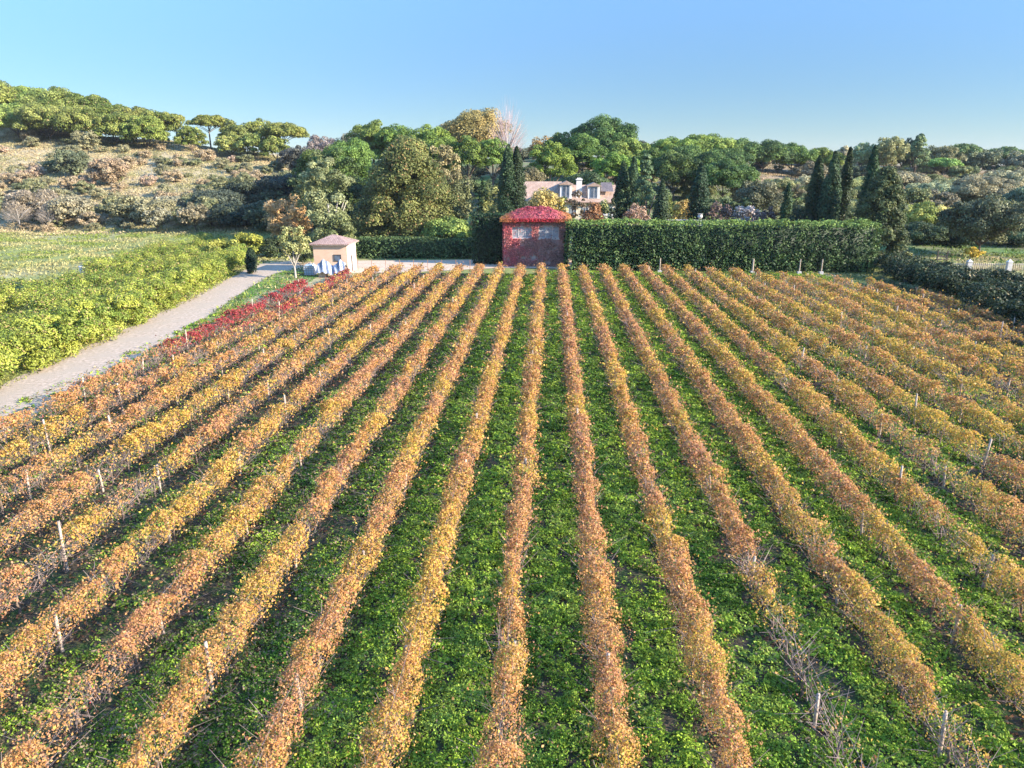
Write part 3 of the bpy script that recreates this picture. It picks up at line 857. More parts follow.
TREES = 0
def tree(kind, name, label, px, ytop, wpx, d, c1, c2, crown=None, dry=None, ls=None, cover=1.0, group=None, bark=None, cat=None, hmin=1.2):
    """a tree whose top shows at (px, ytop) from the photo's side, at distance d, crown wpx wide; crown = crown share of the height"""
    global TREES
    rng = np.random.default_rng(1000 + TREES); TREES += 1
    tv = rng.uniform(.78, 1.25) * np.array([rng.uniform(.88, 1.15), 1, rng.uniform(.85, 1.15)])
    c1, c2 = tuple(np.array(c1) * tv * .85), tuple(np.array(c2) * tv * 1.1)
    x, y, ztop = at_depth(px, ytop, d); z0 = Hf(x, y); Ht = max(ztop - z0, hmin); W = wpx / px_m(d) * (1.16 if kind == 'umbrella' else 1.08)
    sh = crown if crown is not None else {'umbrella': .5, 'cypress': .97, 'conifer': .95, 'fir': .97, 'bush': .98, 'broad': .85}[kind]
    Hc = Ht * sh
    if kind == 'umbrella': Hc = min(Hc, W * (.5 if sh < .45 else .95))
    Hb = Ht - Hc
    x_, y_, z_, rad, fl = crown_puffs(kind, W, Hc, rng)
    L = ls or max(.2, min(.46, 1.35 / px_m(d)))
    area = (4 * np.pi * rad ** 2 * (.6 + .4 * fl)).sum()
    per = int(np.clip(area * .95 * cover / (L * L * .6) / len(x_), 24, 520))
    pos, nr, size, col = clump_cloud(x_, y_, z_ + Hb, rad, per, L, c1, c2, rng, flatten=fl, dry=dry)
    kz = Ht - Hb; top_ = np.percentile(pos[:, 2], 99.7) - Hb
    pos[:, 2] = np.where(pos[:, 2] > Hb, Hb + (pos[:, 2] - Hb) * kz / max(top_, .1), pos[:, 2])
    wx = np.percentile(np.hypot(pos[:, 0], pos[:, 1]), 97); pos[:, :2] *= (W / 2) / max(wx, .1)
    a = leaf_arrays(pos, nr, size, col, .7, rng)
    t = thing(name, label, cat or ('shrub' if kind == 'bush' else 'tree'), (x, y, z0), 0, group)
    v, f = trunk_arrays(kind, Ht, max(Hb, Ht * .12), W, rng)
    ob('trunk', mesh_np(name + '_trunk', v, f, bark or M_bark, None, True), t)
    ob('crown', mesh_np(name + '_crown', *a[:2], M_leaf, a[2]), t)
    return t

PG1, PG2 = (.085, .15, .025), (.20, .28, .05)        # stone pine greens
DG1, DG2 = (.030, .060, .022), (.065, .11, .035)     # dark evergreen
OL1, OL2 = (.18, .20, .09), (.32, .32, .16)          # olive greys
TN1, TN2 = (.28, .22, .12), (.42, .32, .18)          # dry tans
G = 'umbrella pines on the ridges'
pines = [
 # px, ytop, w, d, crown, label
 (-14, 80, 62, 226, .62, 'umbrella pine on the left skyline, cut by the picture edge'),
 (24, 87, 50, 230, .6, 'umbrella pine on the left skyline, second from the picture edge'),
 (55, 88, 56, 224, .62, 'highest broad umbrella pine of the left ridge wood'),
 (84, 95, 46, 226, .6, 'umbrella pine in the left ridge wood, just right of its highest broad crown'),
 (108, 101, 44, 228, .6, 'umbrella pine in the left ridge wood, where the wood begins to step down'),
 (132, 107, 40, 226, .6, 'umbrella pine at the lower end of the left ridge wood'),
 (156, 111, 40, 224, .6, 'last umbrella pine of the left ridge wood, beside the thin small pine'),
 (174, 114, 17, 226, .3, 'small thin umbrella pine between the ridge wood and the lone umbrella pine'),
 (207, 115, 33, 222, .38, 'lone umbrella pine with flat crown and bare trunk on the left skyline'),
 (189, 126, 26, 215, .75, 'low round pine tucked left of the lone flat-topped umbrella pine'),
 (237, 121, 34, 224, .6, 'left one of the three joined umbrella pines right of the lone pine'),
 (258, 119, 32, 228, .6, 'middle one of the three joined umbrella pines right of the lone pine'),
 (282, 123, 40, 222, .42, 'right one of the three joined umbrella pines, its flat crown reaching over open sky'),
 (12, 104, 44, 214, .8, 'low bushy pine in front of the left ridge wood, nearest the picture edge'),
 (44, 104, 48, 212, .85, 'low bushy pine in front of the left ridge wood, below the highest broad crown'),
 (80, 107, 46, 213, .85, 'yellow-green low pine in front of the left ridge wood'),
 (112, 112, 40, 214, .85, 'low pine in front of the left ridge wood, above the bare pinkish slope'),
 (228, 134, 26, 216, .9, 'low bushy pine under the left one of the three joined umbrella pines'),
 (252, 133, 30, 216, .9, 'low bushy pine under the middle one of the three joined umbrella pines'),
 (274, 136, 26, 214, .9, 'low bushy pine under the right one of the three joined umbrella pines'),
 (143, 116, 38, 214, .85, 'bright low pine at the right foot of the left ridge wood'),
]
for (px, yt, w, d, cr, lab) in pines:
    if cr > .45: cr = min(.93, cr * 1.4)
    tree('umbrella', 'umbrella_pine', lab, px, yt, w, d, (.13, .18, .035), (.27, .30, .07), cr, group=G, dry=(.03, (.3, .24, .1)))
G2 = 'rounded pines of the estate wood'
pines2 = [
 (345, 140, 62, 150, .75, 'big bright green rounded pine behind the silvery tree by the shed'),
 (318, 150, 46, 158, .8, 'rounded pine at the left end of the estate wood beside the shaded hillside'),
 (372, 121, 46, 192, .6, 'pine whose crown tops the skyline left of the big brown-green tree'),
 (398, 126, 48, 188, .6, 'rounded pine on the skyline straight behind the big brown-green tree'),
 (428, 126, 50, 186, .6, 'rounded pine on the skyline right of the big brown-green tree'),
 (440, 140, 40, 168, .6, 'rounded pine in front of the skyline pines, left of the two trunked pines'),
 (467, 136, 34, 158, .52, 'left one of the two lollipop pines with visible trunks left of the paired cypresses'),
 (493, 139, 32, 160, .5, 'right one of the two lollipop pines, next to the paired cypresses'),
 (551, 142, 42, 156, .62, 'round bright pine straight behind the left roof of the villa'),
 (581, 134, 42, 170, .62, 'round pine rising behind the villa chimney'),
 (566, 133, 38, 196, .6, 'darker pine on the skyline between the two round pines behind the villa'),
 (606, 117, 58, 194, .55, 'highest dark umbrella pine on the central skyline'),
 (630, 139, 44, 186, .6, 'umbrella pine right of and below the highest central pine'),
 (616, 153, 40, 164, .62, 'low pine behind the right end of the villa roof'),
 (654, 149, 36, 176, .6, 'rounded pine between the highest central pine and the broad pine group'),
 (677, 152, 48, 154, .62, 'rounded sunlit pine between the tall grey-green conifer and the lone dark cypress'),
 (706, 147, 72, 168, .55, 'broad umbrella pine above the lone dark cypress'),
 (726, 160, 52, 150, .6, 'sunlit umbrella pine with forked trunk right of the lone dark cypress'),
 (676, 138, 46, 206, .6, 'skyline pine left of the broad umbrella pine'),
 (704, 135, 56, 212, .6, 'flat wide skyline pine above the broad umbrella pine'),
 (738, 139, 40, 222, .6, 'dark skyline pine just right of the flat wide one'),
 (766, 141, 44, 224, .65, 'round dark skyline pine above the tan slope'),
 (795, 144, 38, 228, .65, 'skyline pine above the three cypresses, on their left'),
 (822, 148, 38, 230, .7, 'skyline pine straight behind the three cypresses'),
]
for (px, yt, w, d, cr, lab) in pines2:
    cr = min(.9, cr * 1.28)
    dark = 'dark' in lab
    tree('umbrella', 'stone_pine', lab, px, yt, w, d, (.05, .10, .025) if dark else PG1, (.11, .17, .035) if dark else PG2, cr, group=G2)

C_ = 'cypresses of the estate garden'
cyp = [
 (508, 145, 18, 114, 'left one of the paired slender cypresses behind the ivy house'),
 (517, 147, 17, 115, 'right one of the paired slender cypresses behind the ivy house'),
 (624, 162, 15, 116, 'dark cypress left of the lighter conifer, at the right end of the villa'),
 (634, 157, 15, 118, 'cypress touching the lighter grey-green conifer on its left side'),
 (663, 180, 14, 108, 'short dark cypress between the grey-green conifer and the lone cypress'),
 (702, 163, 18, 110, 'lone dark conical cypress behind the white urn'),
 (789, 184, 11, 112, 'small slim cypress left of the three big cypresses'),
 (820, 156, 16, 108, 'left one of the three big cypresses behind the tall hedge'),
 (836, 152, 18, 106, 'middle one of the three big cypresses behind the tall hedge'),
 (851, 148, 13, 108, 'slimmest, rightmost of the three big cypresses behind the tall hedge'),
 (876, 146, 16, 103, 'tall thin cypress at the right end of the tall hedge'),
]
for (px, yt, w, d, lab) in cyp:
    tree('cypress', 'cypress', lab, px, yt, w, d, (.022, .05, .018), (.06, .095, .035), group=C_, ls=.26)
tree('conifer', 'conifer', 'tall grey-green conifer standing right of the villa among dark cypresses', 647, 154, 30, 114, (.07, .11, .045), (.14, .18, .08), ls=.28, cat='tree')
tree('fir', 'conifer', 'big dense dark conifer at the right end of the tall hedge', 889, 168, 50, 98, (.05, .08, .03), (.13, .15, .055), .97, ls=.26, cat='tree')
tree('conifer', 'conifer', 'tiny dark conical conifer between the two bushes left of the paired cypresses', 483, 179, 15, 120, DG1, DG2, ls=.26, cat='tree')
tree('conifer', 'conifer', 'small dark garden conifer in front of the right end of the villa', 613, 198, 13, 106, (.05, .07, .035), (.10, .11, .05), ls=.25, cat='tree')
# big foreground trees
tree('broad', 'silver_tree', 'tall silvery grey-green tree standing just behind the peach shed', 324, 153, 50, 106, (.11, .12, .035), (.29, .28, .12), .93, ls=.29, cover=1.1, bark=M_palebark)
tree('fir', 'elm_tree', 'very large brown-green tree, the widest of the wood, behind the low hedge', 405, 139, 96, 116, (.08, .105, .03), (.19, .20, .06), .96, ls=.30, dry=(.06, (.32, .2, .08)), cover=1.0)
tree('broad', 'elm_tree', 'tan-leaved tree leaning on the right side of the very large brown-green tree', 437, 146, 42, 122, (.20, .17, .07), (.34, .26, .11), .85, ls=.33)
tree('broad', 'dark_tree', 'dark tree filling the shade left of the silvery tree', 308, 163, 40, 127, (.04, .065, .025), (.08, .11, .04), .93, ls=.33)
tree('broad', 'dark_tree', 'deep green tree whose top shows right over the silvery tree', 338, 148, 44, 131, (.06, .10, .03), (.13, .19, .05), .93, ls=.33)
tree('bush', 'green_shrub', 'grey-green shrub around the foot of the silvery tree', 334, 214, 40, 104, (.10, .12, .035), (.22, .22, .08), ls=.28)
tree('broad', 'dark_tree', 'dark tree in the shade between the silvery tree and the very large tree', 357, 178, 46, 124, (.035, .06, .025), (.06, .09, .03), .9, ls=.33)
tree('broad', 'autumn_tree', 'tan and pinkish autumn tree at the road bend left of the silvery tree', 286, 196, 44, 112, (.28, .22, .11), (.46, .33, .17), .88, ls=.3, cover=.8)
tree('broad', 'young_tree', 'young pale green tree with thin pale trunk between the road end and the shed', 291, 226, 32, 84, (.17, .21, .08), (.32, .33, .14), .72, ls=.26, cover=.7, bark=M_palebark)
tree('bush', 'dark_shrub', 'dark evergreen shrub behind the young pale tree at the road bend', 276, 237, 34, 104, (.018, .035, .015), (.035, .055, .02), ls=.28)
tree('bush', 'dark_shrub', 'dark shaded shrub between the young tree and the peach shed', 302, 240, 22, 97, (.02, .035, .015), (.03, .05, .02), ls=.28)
tree('bush', 'round_shrub', 'round bright yellow-green shrub where the roadside thicket meets the road bend', 246, 233, 38, 103, (.18, .24, .04), (.32, .35, .06), ls=.28)
tree('cypress', 'cypress', 'small dark conical cypress at the road edge before the round bright shrub', 250, 248, 11, 88, (.018, .04, .016), (.035, .06, .025), ls=.2)
tree('bush', 'round_shrub', 'yellow-green shrub left of the round bright shrub at the thicket end', 222, 240, 34, 98, (.17, .22, .04), (.30, .33, .06), ls=.28)
tree('bush', 'dark_shrub', 'dark green shrub in the meadow at the left picture edge', 14, 283, 50, 68, (.022, .05, .02), (.05, .08, .03), ls=.2)
# garden shrubs
gs = [
 ('bush', 'green_shrub', 'bright green sunlit shrub rising behind the low hedge left of the dark hedge block', 452, 218, 50, 109, (.10, .18, .04), (.2, .28, .07)),
 ('bush', 'olive_shrub', 'olive-green shrub right of the big brown-green tree, left one of two', 458, 178, 34, 122, (.16, .17, .06), (.27, .26, .10)),
 ('bush', 'olive_shrub', 'olive-yellow shrub just left of the paired cypresses', 494, 186, 26, 120, (.18, .18, .06), (.30, .27, .10)),
 ('bush', 'olive_shrub', 'low olive shrub under the left lollipop pine', 440, 192, 32, 116, (.12, .13, .045), (.22, .2, .08)),
 ('bush', 'yellow_shrub', 'yellow-green shrub in front of the left wall of the villa, above the ivy roof', 544, 190, 42, 107, (.28, .26, .06), (.46, .38, .12)),
 ('bush', 'yellow_shrub', 'second yellow-green shrub before the villa, just left of the dark reddish tree', 560, 197, 26, 108, (.22, .24, .06), (.38, .36, .11)),
 ('bush', 'green_shrub', 'green shrub hiding the villa wall left of the small dark garden conifer', 603, 200, 20, 110, (.10, .14, .04), (.2, .24, .08)),
 ('broad', 'plum_tree', 'small dark reddish tree in front of the villa chimney', 577, 191, 20, 108, (.09, .07, .04), (.18, .12, .07)),
 ('bush', 'orange_shrub', 'orange autumn shrub between the ivy roof and the small dark garden conifer', 595, 203, 28, 104, (.26, .13, .06), (.38, .23, .11)),
 ('bush', 'rust_shrub', 'round rust-pink shrub under the two cypresses right of the villa', 637, 205, 24, 105, (.28, .15, .09), (.40, .24, .15)),
 ('bush', 'yellow_shrub', 'yellow and orange shrub left of the lone dark cypress', 684, 200, 26, 122, (.36, .28, .06), (.50, .34, .1)),
 ('bush', 'rust_shrub', 'brown-red shrub at the right foot of the lone dark cypress', 721, 203, 26, 108, (.12, .07, .05), (.2, .12, .08)),
 ('bush', 'flowering_shrub', 'pale pink flowering shrub above the tall hedge right of the lone cypress', 747, 206, 28, 114, (.48, .33, .28), (.60, .46, .40)),
 ('bush', 'rust_shrub', 'small brown-red shrub right of the pale pink flowering shrub', 768, 207, 20, 110, (.14, .08, .06), (.25, .15, .1)),
 ('bush', 'olive_shrub', 'wide grey-green shrub in shade behind the pale pink flowering shrub', 762, 182, 42, 138, (.10, .12, .05), (.19, .2, .1)),
 ('bush', 'dark_shrub', 'dark low shrub between the small slim cypress and the three cypresses', 803, 207, 26, 106, (.02, .04, .018), (.045, .06, .03)),
 ('broad', 'olive_tree', 'pale olive-green tree between the small slim cypress and the three cypresses', 801, 186, 24, 120, (.15, .17, .06), (.28, .27, .10)),
 ('bush', 'green_shrub', 'green shrub between the middle and the right villa conifers, behind them', 668, 196, 28, 128, (.14, .2, .04), (.28, .3, .08)),
 ('bush', 'olive_shrub', 'olive shrub on the lawn below the sunlit forked pine', 742, 180, 26, 146, (.16, .17, .08), (.26, .25, .12)),
 ('bush', 'green_shrub', 'dark green shrub filling the gap between villa and round pines, behind the chimney', 590, 172, 50, 142, (.05, .08, .03), (.10, .13, .05)),
 ('bush', 'olive_shrub', 'shrub behind the left roof end of the villa, beside the paired cypresses', 530, 168, 38, 146, (.12, .11, .06), (.22, .18, .09)),
]
for (k, nm, lab, px, yt, w, d, c1, c2) in gs:
    tree(k, nm, lab, px, yt, w, d, c1, c2, ls=.3)
tree('broad', 'brown_tree', 'large rounded brownish tree on the skyline left of the bare pink tree', 472, 110, 64, 226, (.17, .17, .06), (.32, .27, .10), .8)
tree('broad', 'autumn_tree', 'orange-tinted tree top between the brown skyline tree and the round pines', 545, 137, 30, 204, (.34, .22, .08), (.46, .32, .12), .85)
bare_tree('bare_tree', 'leafless pinkish tree with fine twigs standing highest on the central skyline', 507, 90, 46, 206, (.55, .40, .38), 1.2)
tree('broad', 'purple_tree', 'low purplish brown tree in the skyline gap left of the estate wood', 322, 136, 34, 214, (.2, .16, .13), (.33, .27, .2), .85)
tree('broad', 'grey_tree', 'low bluish grey tree in the skyline gap beside the purplish one', 350, 134, 32, 214, (.16, .17, .12), (.26, .26, .17), .85)
tree('broad', 'grey_tree', 'dark grey-green tree at the right foot of the three joined umbrella pines', 297, 146, 34, 198, (.09, .09, .07), (.15, .14, .1), .9)

# right side wood
rs = [
 (845, 146, 26, 245, 'conifer', 'pinkish tree top on the skyline behind the rightmost of the three cypresses', (.3, .22, .14), (.4, .32, .2)),
 (866, 143, 26, 236, 'broad', 'grey-green tree on the right skyline, between the slim cypress and the thin tall one', OL1, OL2),
 (892, 137, 30, 232, 'broad', 'tall pale tree on the right skyline above the big dark conifer', OL1, OL2),
 (908, 139, 26, 240, 'broad', 'dark tree on the right skyline just right of the tall pale one', (.08, .1, .06), (.14, .16, .09)),
 (921, 134, 24, 236, 'conifer', 'pointed pine that is the highest tree of the right skyline', (.09, .13, .07), (.16, .2, .1)),
 (943, 146, 32, 240, 'broad', 'rounded dark tree right of the highest pointed pine', (.09, .11, .07), (.17, .17, .1)),
 (962, 144, 30, 250, 'umbrella', 'umbrella pine on the right skyline above the tan strip', (.07, .11, .05), (.13, .18, .07)),
 (982, 149, 34, 246, 'broad', 'bluish tree on the right skyline beyond the tan strip', (.10, .12, .09), (.17, .19, .12)),
 (1007, 147, 30, 252, 'umbrella', 'umbrella pine at the right end of the skyline', (.07, .10, .05), (.12, .16, .07)),
 (1028, 152, 34, 240, 'broad', 'grey tree at the right picture edge on the skyline', (.12, .13, .1), (.2, .2, .14)),
 (946, 158, 26, 228, 'umbrella', 'small bright green pine under the right skyline trees', (.10, .18, .05), (.18, .27, .07)),
 (905, 172, 44, 196, 'broad', 'olive-brown tree on the right slope, nearest the big dark conifer', (.17, .15, .09), (.28, .24, .14)),
 (932, 182, 40, 174, 'broad', 'pale olive tree in the middle of the right slope', (.2, .19, .1), (.31, .28, .16)),
 (957, 178, 44, 186, 'broad', 'grey olive tree right of the pale olive tree on the slope', OL1, OL2),
 (986, 176, 56, 172, 'broad', 'broad pinkish-grey tree on the right slope above the oak', (.22, .2, .14), (.34, .3, .2)),
 (1012, 170, 40, 190, 'broad', 'grey tree on the right slope near the picture edge', (.15, .15, .1), (.27, .25, .16)),
 (1030, 186, 40, 160, 'broad', 'teal-grey tree at the right picture edge halfway up the slope', (.07, .11, .09), (.12, .16, .11)),
 (918, 202, 34, 138, 'bush', 'bright green shrub right of the big dark conifer', (.17, .23, .06), (.3, .33, .11)),
 (947, 206, 32, 138, 'bush', 'yellow-green shrub at the foot of the pale olive tree', (.3, .3, .09), (.44, .4, .14)),
 (925, 223, 38, 122, 'bush', 'dark bush behind the right field, left one of three', (.03, .055, .025), (.06, .09, .035)),
 (955, 225, 44, 122, 'bush', 'dark bush behind the right field, middle one of three', (.035, .06, .03), (.07, .1, .04)),
 (1018, 222, 50, 124, 'bush', 'dark bush behind the right field, at the picture edge', (.03, .05, .03), (.06, .085, .04)),
 (880, 176, 34, 200, 'broad', 'olive tree on the slope straight behind the big dark conifer', OL1, OL2),
 (846, 178, 40, 190, 'broad', 'olive tree on the slope behind the three cypresses', OL1, OL2),
 (812, 176, 36, 180, 'broad', 'grey-brown tree on the slope left of the three cypresses', (.17, .15, .1), (.28, .24, .16)),
 (782, 178, 32, 172, 'broad', 'olive tree on the tan slope above the pale pink flowering shrub', OL1, OL2),
]
for (px, yt, w, d, k, lab, c1, c2) in rs:
    c1, c2 = tuple(np.array(c1) * (1.25, 1.3, 1.05)), tuple(np.array(c2) * (1.25, 1.3, 1.05))
    tree(k, {'umbrella': 'umbrella_pine', 'conifer': 'pine_tree', 'bush': 'shrub', 'broad': 'slope_tree'}[k], lab, px, yt, w, d, c1, c2)
tree('broad', 'oak_tree', 'spreading dark oak with leaning trunk beside the picket fence at the right', 990, 198, 74, 110, (.05, .065, .035), (.13, .14, .07), .78, ls=.3, cover=.8)
tree('bush', 'yellow_shrub', 'small golden-yellow shrub in the right field beside the oak trunk', 975, 247, 16, 108, (.45, .34, .04), (.58, .42, .08), ls=.25, hmin=1.5)
tree('bush', 'field_shrub', 'yellow-green weed clump at the foot of the big dark conifer', 903, 252, 26, 97, (.22, .25, .08), (.34, .34, .12), ls=.25, hmin=1.6)

# scrub on the left hillside: countable shrubs, copies of six models
SCR = []
for s in range(8):
    rng = np.random.default_rng(500 + s)
    W, Hc = 5.0, 3.6
    x_, y_, z_, rad, fl = crown_puffs('bush', W, Hc, rng)
    c1, c2 = [((.19, .19, .095), (.33, .30, .16)), ((.32, .25, .14), (.46, .35, .21)), ((.13, .15, .065), (.24, .24, .11)), ((.38, .27, .18), (.50, .38, .26))][s % 4]
    a = leaf_arrays(*clump_cloud(x_, y_, z_, rad * rng.uniform(.6, 1.1, len(rad)), 150, .3, c1, c2, rng, flatten=fl, deep=.75), .5, rng)
    SCR.append(mesh_np('scrub_crown', *a[:2], M_leaf, a[2]))
v, f = tube([(0, 0, -.5), (.1, 0, .6), (0, .1, 1.4)], [.2, .15, .06], 6)
SCR_T = mesh_np('scrub_trunk', v, f, M_bark, None, True)
LOOK = ['grey-green', 'tan', 'dark olive', 'pinkish dry']
rng = np.random.default_rng(77)
spots = []
tries = 0
while len(spots) < 155 and tries < 9000:
    tries += 1
    d = rng.uniform(139, 212); px = rng.uniform(-40, 300)
    x = at_depth(px, 200, d)[0]
    u = x / d
    if u > -.33: continue
    w = rng.uniform(2.2, 5.2) if rng.random() < .75 else rng.uniform(5, 8.5)
    dens = noise(np.array([x / 12]), np.array([d / 9]), 88)[0]
    if rng.random() > .35 + dens: continue
    if 176 < d < 204 and px < 130 and rng.random() < .65: continue     # bare dry clearing under the ridge
    if any((x - a) ** 2 + ((d - b) * .9) ** 2 < (.34 * (w + c)) ** 2 for a, b, c, e in spots): continue
    k = int(rng.choice([0, 0, 4, 1, 5, 5, 3, 4, 6, 2]))
    if px > 185 and rng.random() < .6: k = 2 if rng.random() < .5 else 6
    spots.append((x, d, w, k))
BANDS = [(139, 156, 'low on the left hillside'), (156, 174, 'below the middle of the left hillside'), (174, 192, 'above the middle of the left hillside'), (192, 220, 'just under the left ridge pines')]
NTH = ['first', 'second', 'third', 'fourth', 'fifth', 'sixth', 'seventh', 'eighth', 'ninth', 'tenth', 'eleventh', 'twelfth', 'thirteenth', 'fourteenth', 'fifteenth', 'sixteenth', 'seventeenth', 'eighteenth', 'nineteenth', 'twentieth', '21st', '22nd', '23rd', '24th', '25th', '26th', '27th', '28th', '29th', '30th', '31st', '32nd', '33rd', '34th', '35th', '36th', '37th', '38th', '39th', '40th']
for (d0, d1, where) in BANDS:
    band = [q for q in spots if d0 <= q[1] < d1]
    for kk in range(4):
        row = sorted([q for q in band if q[3] % 4 == kk], key=lambda q: q[0] / q[1])
        for n, (x, d, w, k) in enumerate(row):
            lab = '%s shrub %s, %s such from the left' % (LOOK[kk], where, NTH[n])
            t = thing('hillside_shrub', lab, 'shrub', (x, d, Hf(x, d) - .15), rng.uniform(0, 6.28), 'scrub on the left hillside')
            hs_ = w / 5 * rng.uniform(.75, 1.15)
            t.scale = (w / 5, w / 5, hs_)
            ob('crown', SCR[k], t); ob('trunk', SCR_T, t)
print('scrub', len(spots))

foot = [
 (30, 190, 50, 148, (.26, .21, .13), (.36, .29, .19), 'large pale dry thorn shrub at the left edge of the hillside foot'),
 (68, 196, 46, 146, (.26, .21, .12), (.38, .29, .17), 'tan dry shrub above the dark hollow at the hillside foot'),
 (70, 150, 30, 180, (.16, .17, .09), (.26, .26, .14), 'big grey-green shrub standing alone mid-slope on the left hillside'),
 (106, 158, 34, 174, (.22, .19, .10), (.35, .29, .16), 'big brown-olive shrub mid-slope right of the grey-green one'),
 (128, 196, 38, 145, (.20, .19, .10), (.32, .28, .16), 'rounded olive-tan shrub at the meadow edge left of the small olive trees'),
 (152, 199, 42, 144, (.17, .17, .09), (.28, .26, .14), 'broad olive shrub at the meadow edge, left neighbour of the small olive tree'),
 (170, 196, 30, 152, (.19, .17, .1), (.3, .26, .15), 'olive-tan shrub behind the small olive tree at the meadow edge'),
]
for (px, yt, w, d, c1, c2, lab) in foot:
    tree('bush', 'hillside_shrub', lab, px, yt, w, d, c1, c2, ls=.4, group='scrub on the left hillside')
tree('broad', 'olive_tree', 'small olive tree with visible trunk at the right end of the meadow', 193, 203, 32, 136, (.24, .23, .12), (.36, .33, .19), .82, ls=.33)
tree('broad', 'olive_tree', 'small olive tree with thin trunk just left of the one at the meadow end', 155, 208, 26, 136, (.18, .18, .10), (.28, .27, .15), .8, ls=.33)
bare_tree('bare_shrub', 'pale leafless shrub at the foot of the left hillside, nearest the picture edge', 14, 196, 34, 142, (.42, .36, .29), 1.1)
bare_tree('bare_shrub', 'pale leafless shrub at the foot of the left hillside beside the tan shrub', 46, 200, 30, 142, (.42, .36, .29), 1.0)
# darker shrubs on the shaded part of the slope
for i, (px, yt, w, d, lab) in enumerate([
    (218, 190, 46, 150, 'dark shrub in the tree shade behind the small olive tree'),
    (248, 182, 46, 156, 'dark shrub in the middle of the shaded hillside corner'),
    (276, 176, 44, 160, 'tall dark shrub in the hillside shade beside the pines'),
    (235, 204, 50, 138, 'low dark shrub at the foot of the shaded hillside corner'),
    (268, 200, 46, 134, 'low dark shrub behind the tan autumn tree'),
    (296, 172, 40, 164, 'dark shrub under the leftmost estate pine')]):
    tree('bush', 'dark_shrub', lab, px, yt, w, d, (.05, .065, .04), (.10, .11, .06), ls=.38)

# trees on the far ground, beyond the ridges
FAR = []
for i in range(46):
    px = -60 + i * 25 + rng.uniform(-8, 8)
    d = rng.uniform(262, 300)
    x = at_depth(px, 150, d)[0]; z0 = Hf(x, d)
    if px < 370: continue
    if px < 860:
        yt = np.interp(px, [370, 470, 520, 600, 660, 860], [134, 134, 150, 132, 145, 150]) + rng.uniform(0, 6)
    else:
        yt = 152 + rng.uniform(-3, 5)
    FAR.append((px, yt, rng.uniform(28, 44), d))
for i, (px, yt, w, d) in enumerate(FAR):
    reg = 'behind the central skyline pines' if px < 660 else ('behind the skyline pines right of the centre' if px < 860 else 'at the back of the right skyline')
    k = [q for q in FAR if (q[0] < 660) == (px < 660) and (q[0] < 860) == (px < 860)].index((px, yt, w, d))
    tree('broad', 'distant_tree', 'distant dark tree %s, %s from left' % (reg, NTH[min(k, 19)]), px, yt, w, d, (.08, .10, .05), (.15, .16, .08), .9, group='distant trees behind the skyline')

# undergrowth below the estate wood and on the right slope
US_ = []
rng = np.random.default_rng(31)
UM = []
for s_ in range(5):
    r2 = np.random.default_rng(600 + s_)
    x_, y_, z_, rad, fl = crown_puffs('bush', 6.0, 4.6, r2)
    c1, c2 = [((.065, .10, .035), (.13, .17, .06)), ((.13, .16, .05), (.24, .25, .09)), ((.035, .055, .025), (.07, .09, .04)), ((.17, .15, .08), (.28, .24, .14)), ((.13, .17, .05), (.22, .25, .08))][s_]
    a = leaf_arrays(*clump_cloud(x_, y_, z_, rad * r2.uniform(.6, 1.1, len(rad)), 150, .34, c1, c2, r2, flatten=fl, deep=.7), .5, r2)
    UM.append(mesh_np('undergrowth_crown', *a[:2], M_leaf, a[2]))
ULOOK = ['dark green', 'olive', 'very dark', 'brownish', 'fresh green']
tries = 0
while len(US_) < 190 and tries < 14000:
    tries += 1
    d = rng.uniform(124, 250); px = rng.uniform(300, 1040)
    if d > 215 and px < 640: continue
    x = at_depth(px, 200, d)[0]; w = rng.uniform(3, 8.5)
    if 505 < px < 640 and d < 150: continue
    if 715 < px < 765 and 140 < d < 185: continue            # the small lawn
    if 740 < px < 860 and d > 178 and rng.random() < .3: continue
    if px > 905 and d > 195 and rng.random() < .5: continue
    if any((x - q[0]) ** 2 + (d - q[1]) ** 2 < (.4 * (w + q[2])) ** 2 for q in US_): continue
    k = int(rng.choice([0, 0, 1, 2, 2, 3, 4])) if px < 740 else int(rng.choice([0, 1, 1, 3, 3, 2]))
    US_.append((x, d, w, k, px))
for (a, b, where) in ((300, 505, 'under the estate wood left of the villa'), (505, 740, 'under the round pines behind the villa'), (740, 900, 'on the slope behind the tall hedge'), (900, 1041, 'on the right slope')):
    for (d0, d1, dep) in ((120, 155, 'in front'), (155, 185, 'midway'), (185, 251, 'far up')):
        for kk in range(5):
            row = sorted([q for q in US_ if a <= q[4] < b and d0 <= q[1] < d1 and q[3] == kk], key=lambda q: q[0] / q[1])
            for n, (x, d, w, k, px) in enumerate(row):
                lab = '%s shrub %s, %s, %s from left' % (ULOOK[kk], dep, where, NTH[n])
                t = thing('undergrowth_shrub', lab.replace(', ' , ' ', 1), 'shrub', (x, d, Hf(x, d) - .2), rng.uniform(0, 6.28), 'undergrowth of the estate wood and slope')
                t.scale = (w / 6, w / 6, w / 6 * rng.uniform(.7, 1.1))
                ob('crown', UM[k], t); ob('trunk', SCR_T, t)
print('undergrowth', len(US_))

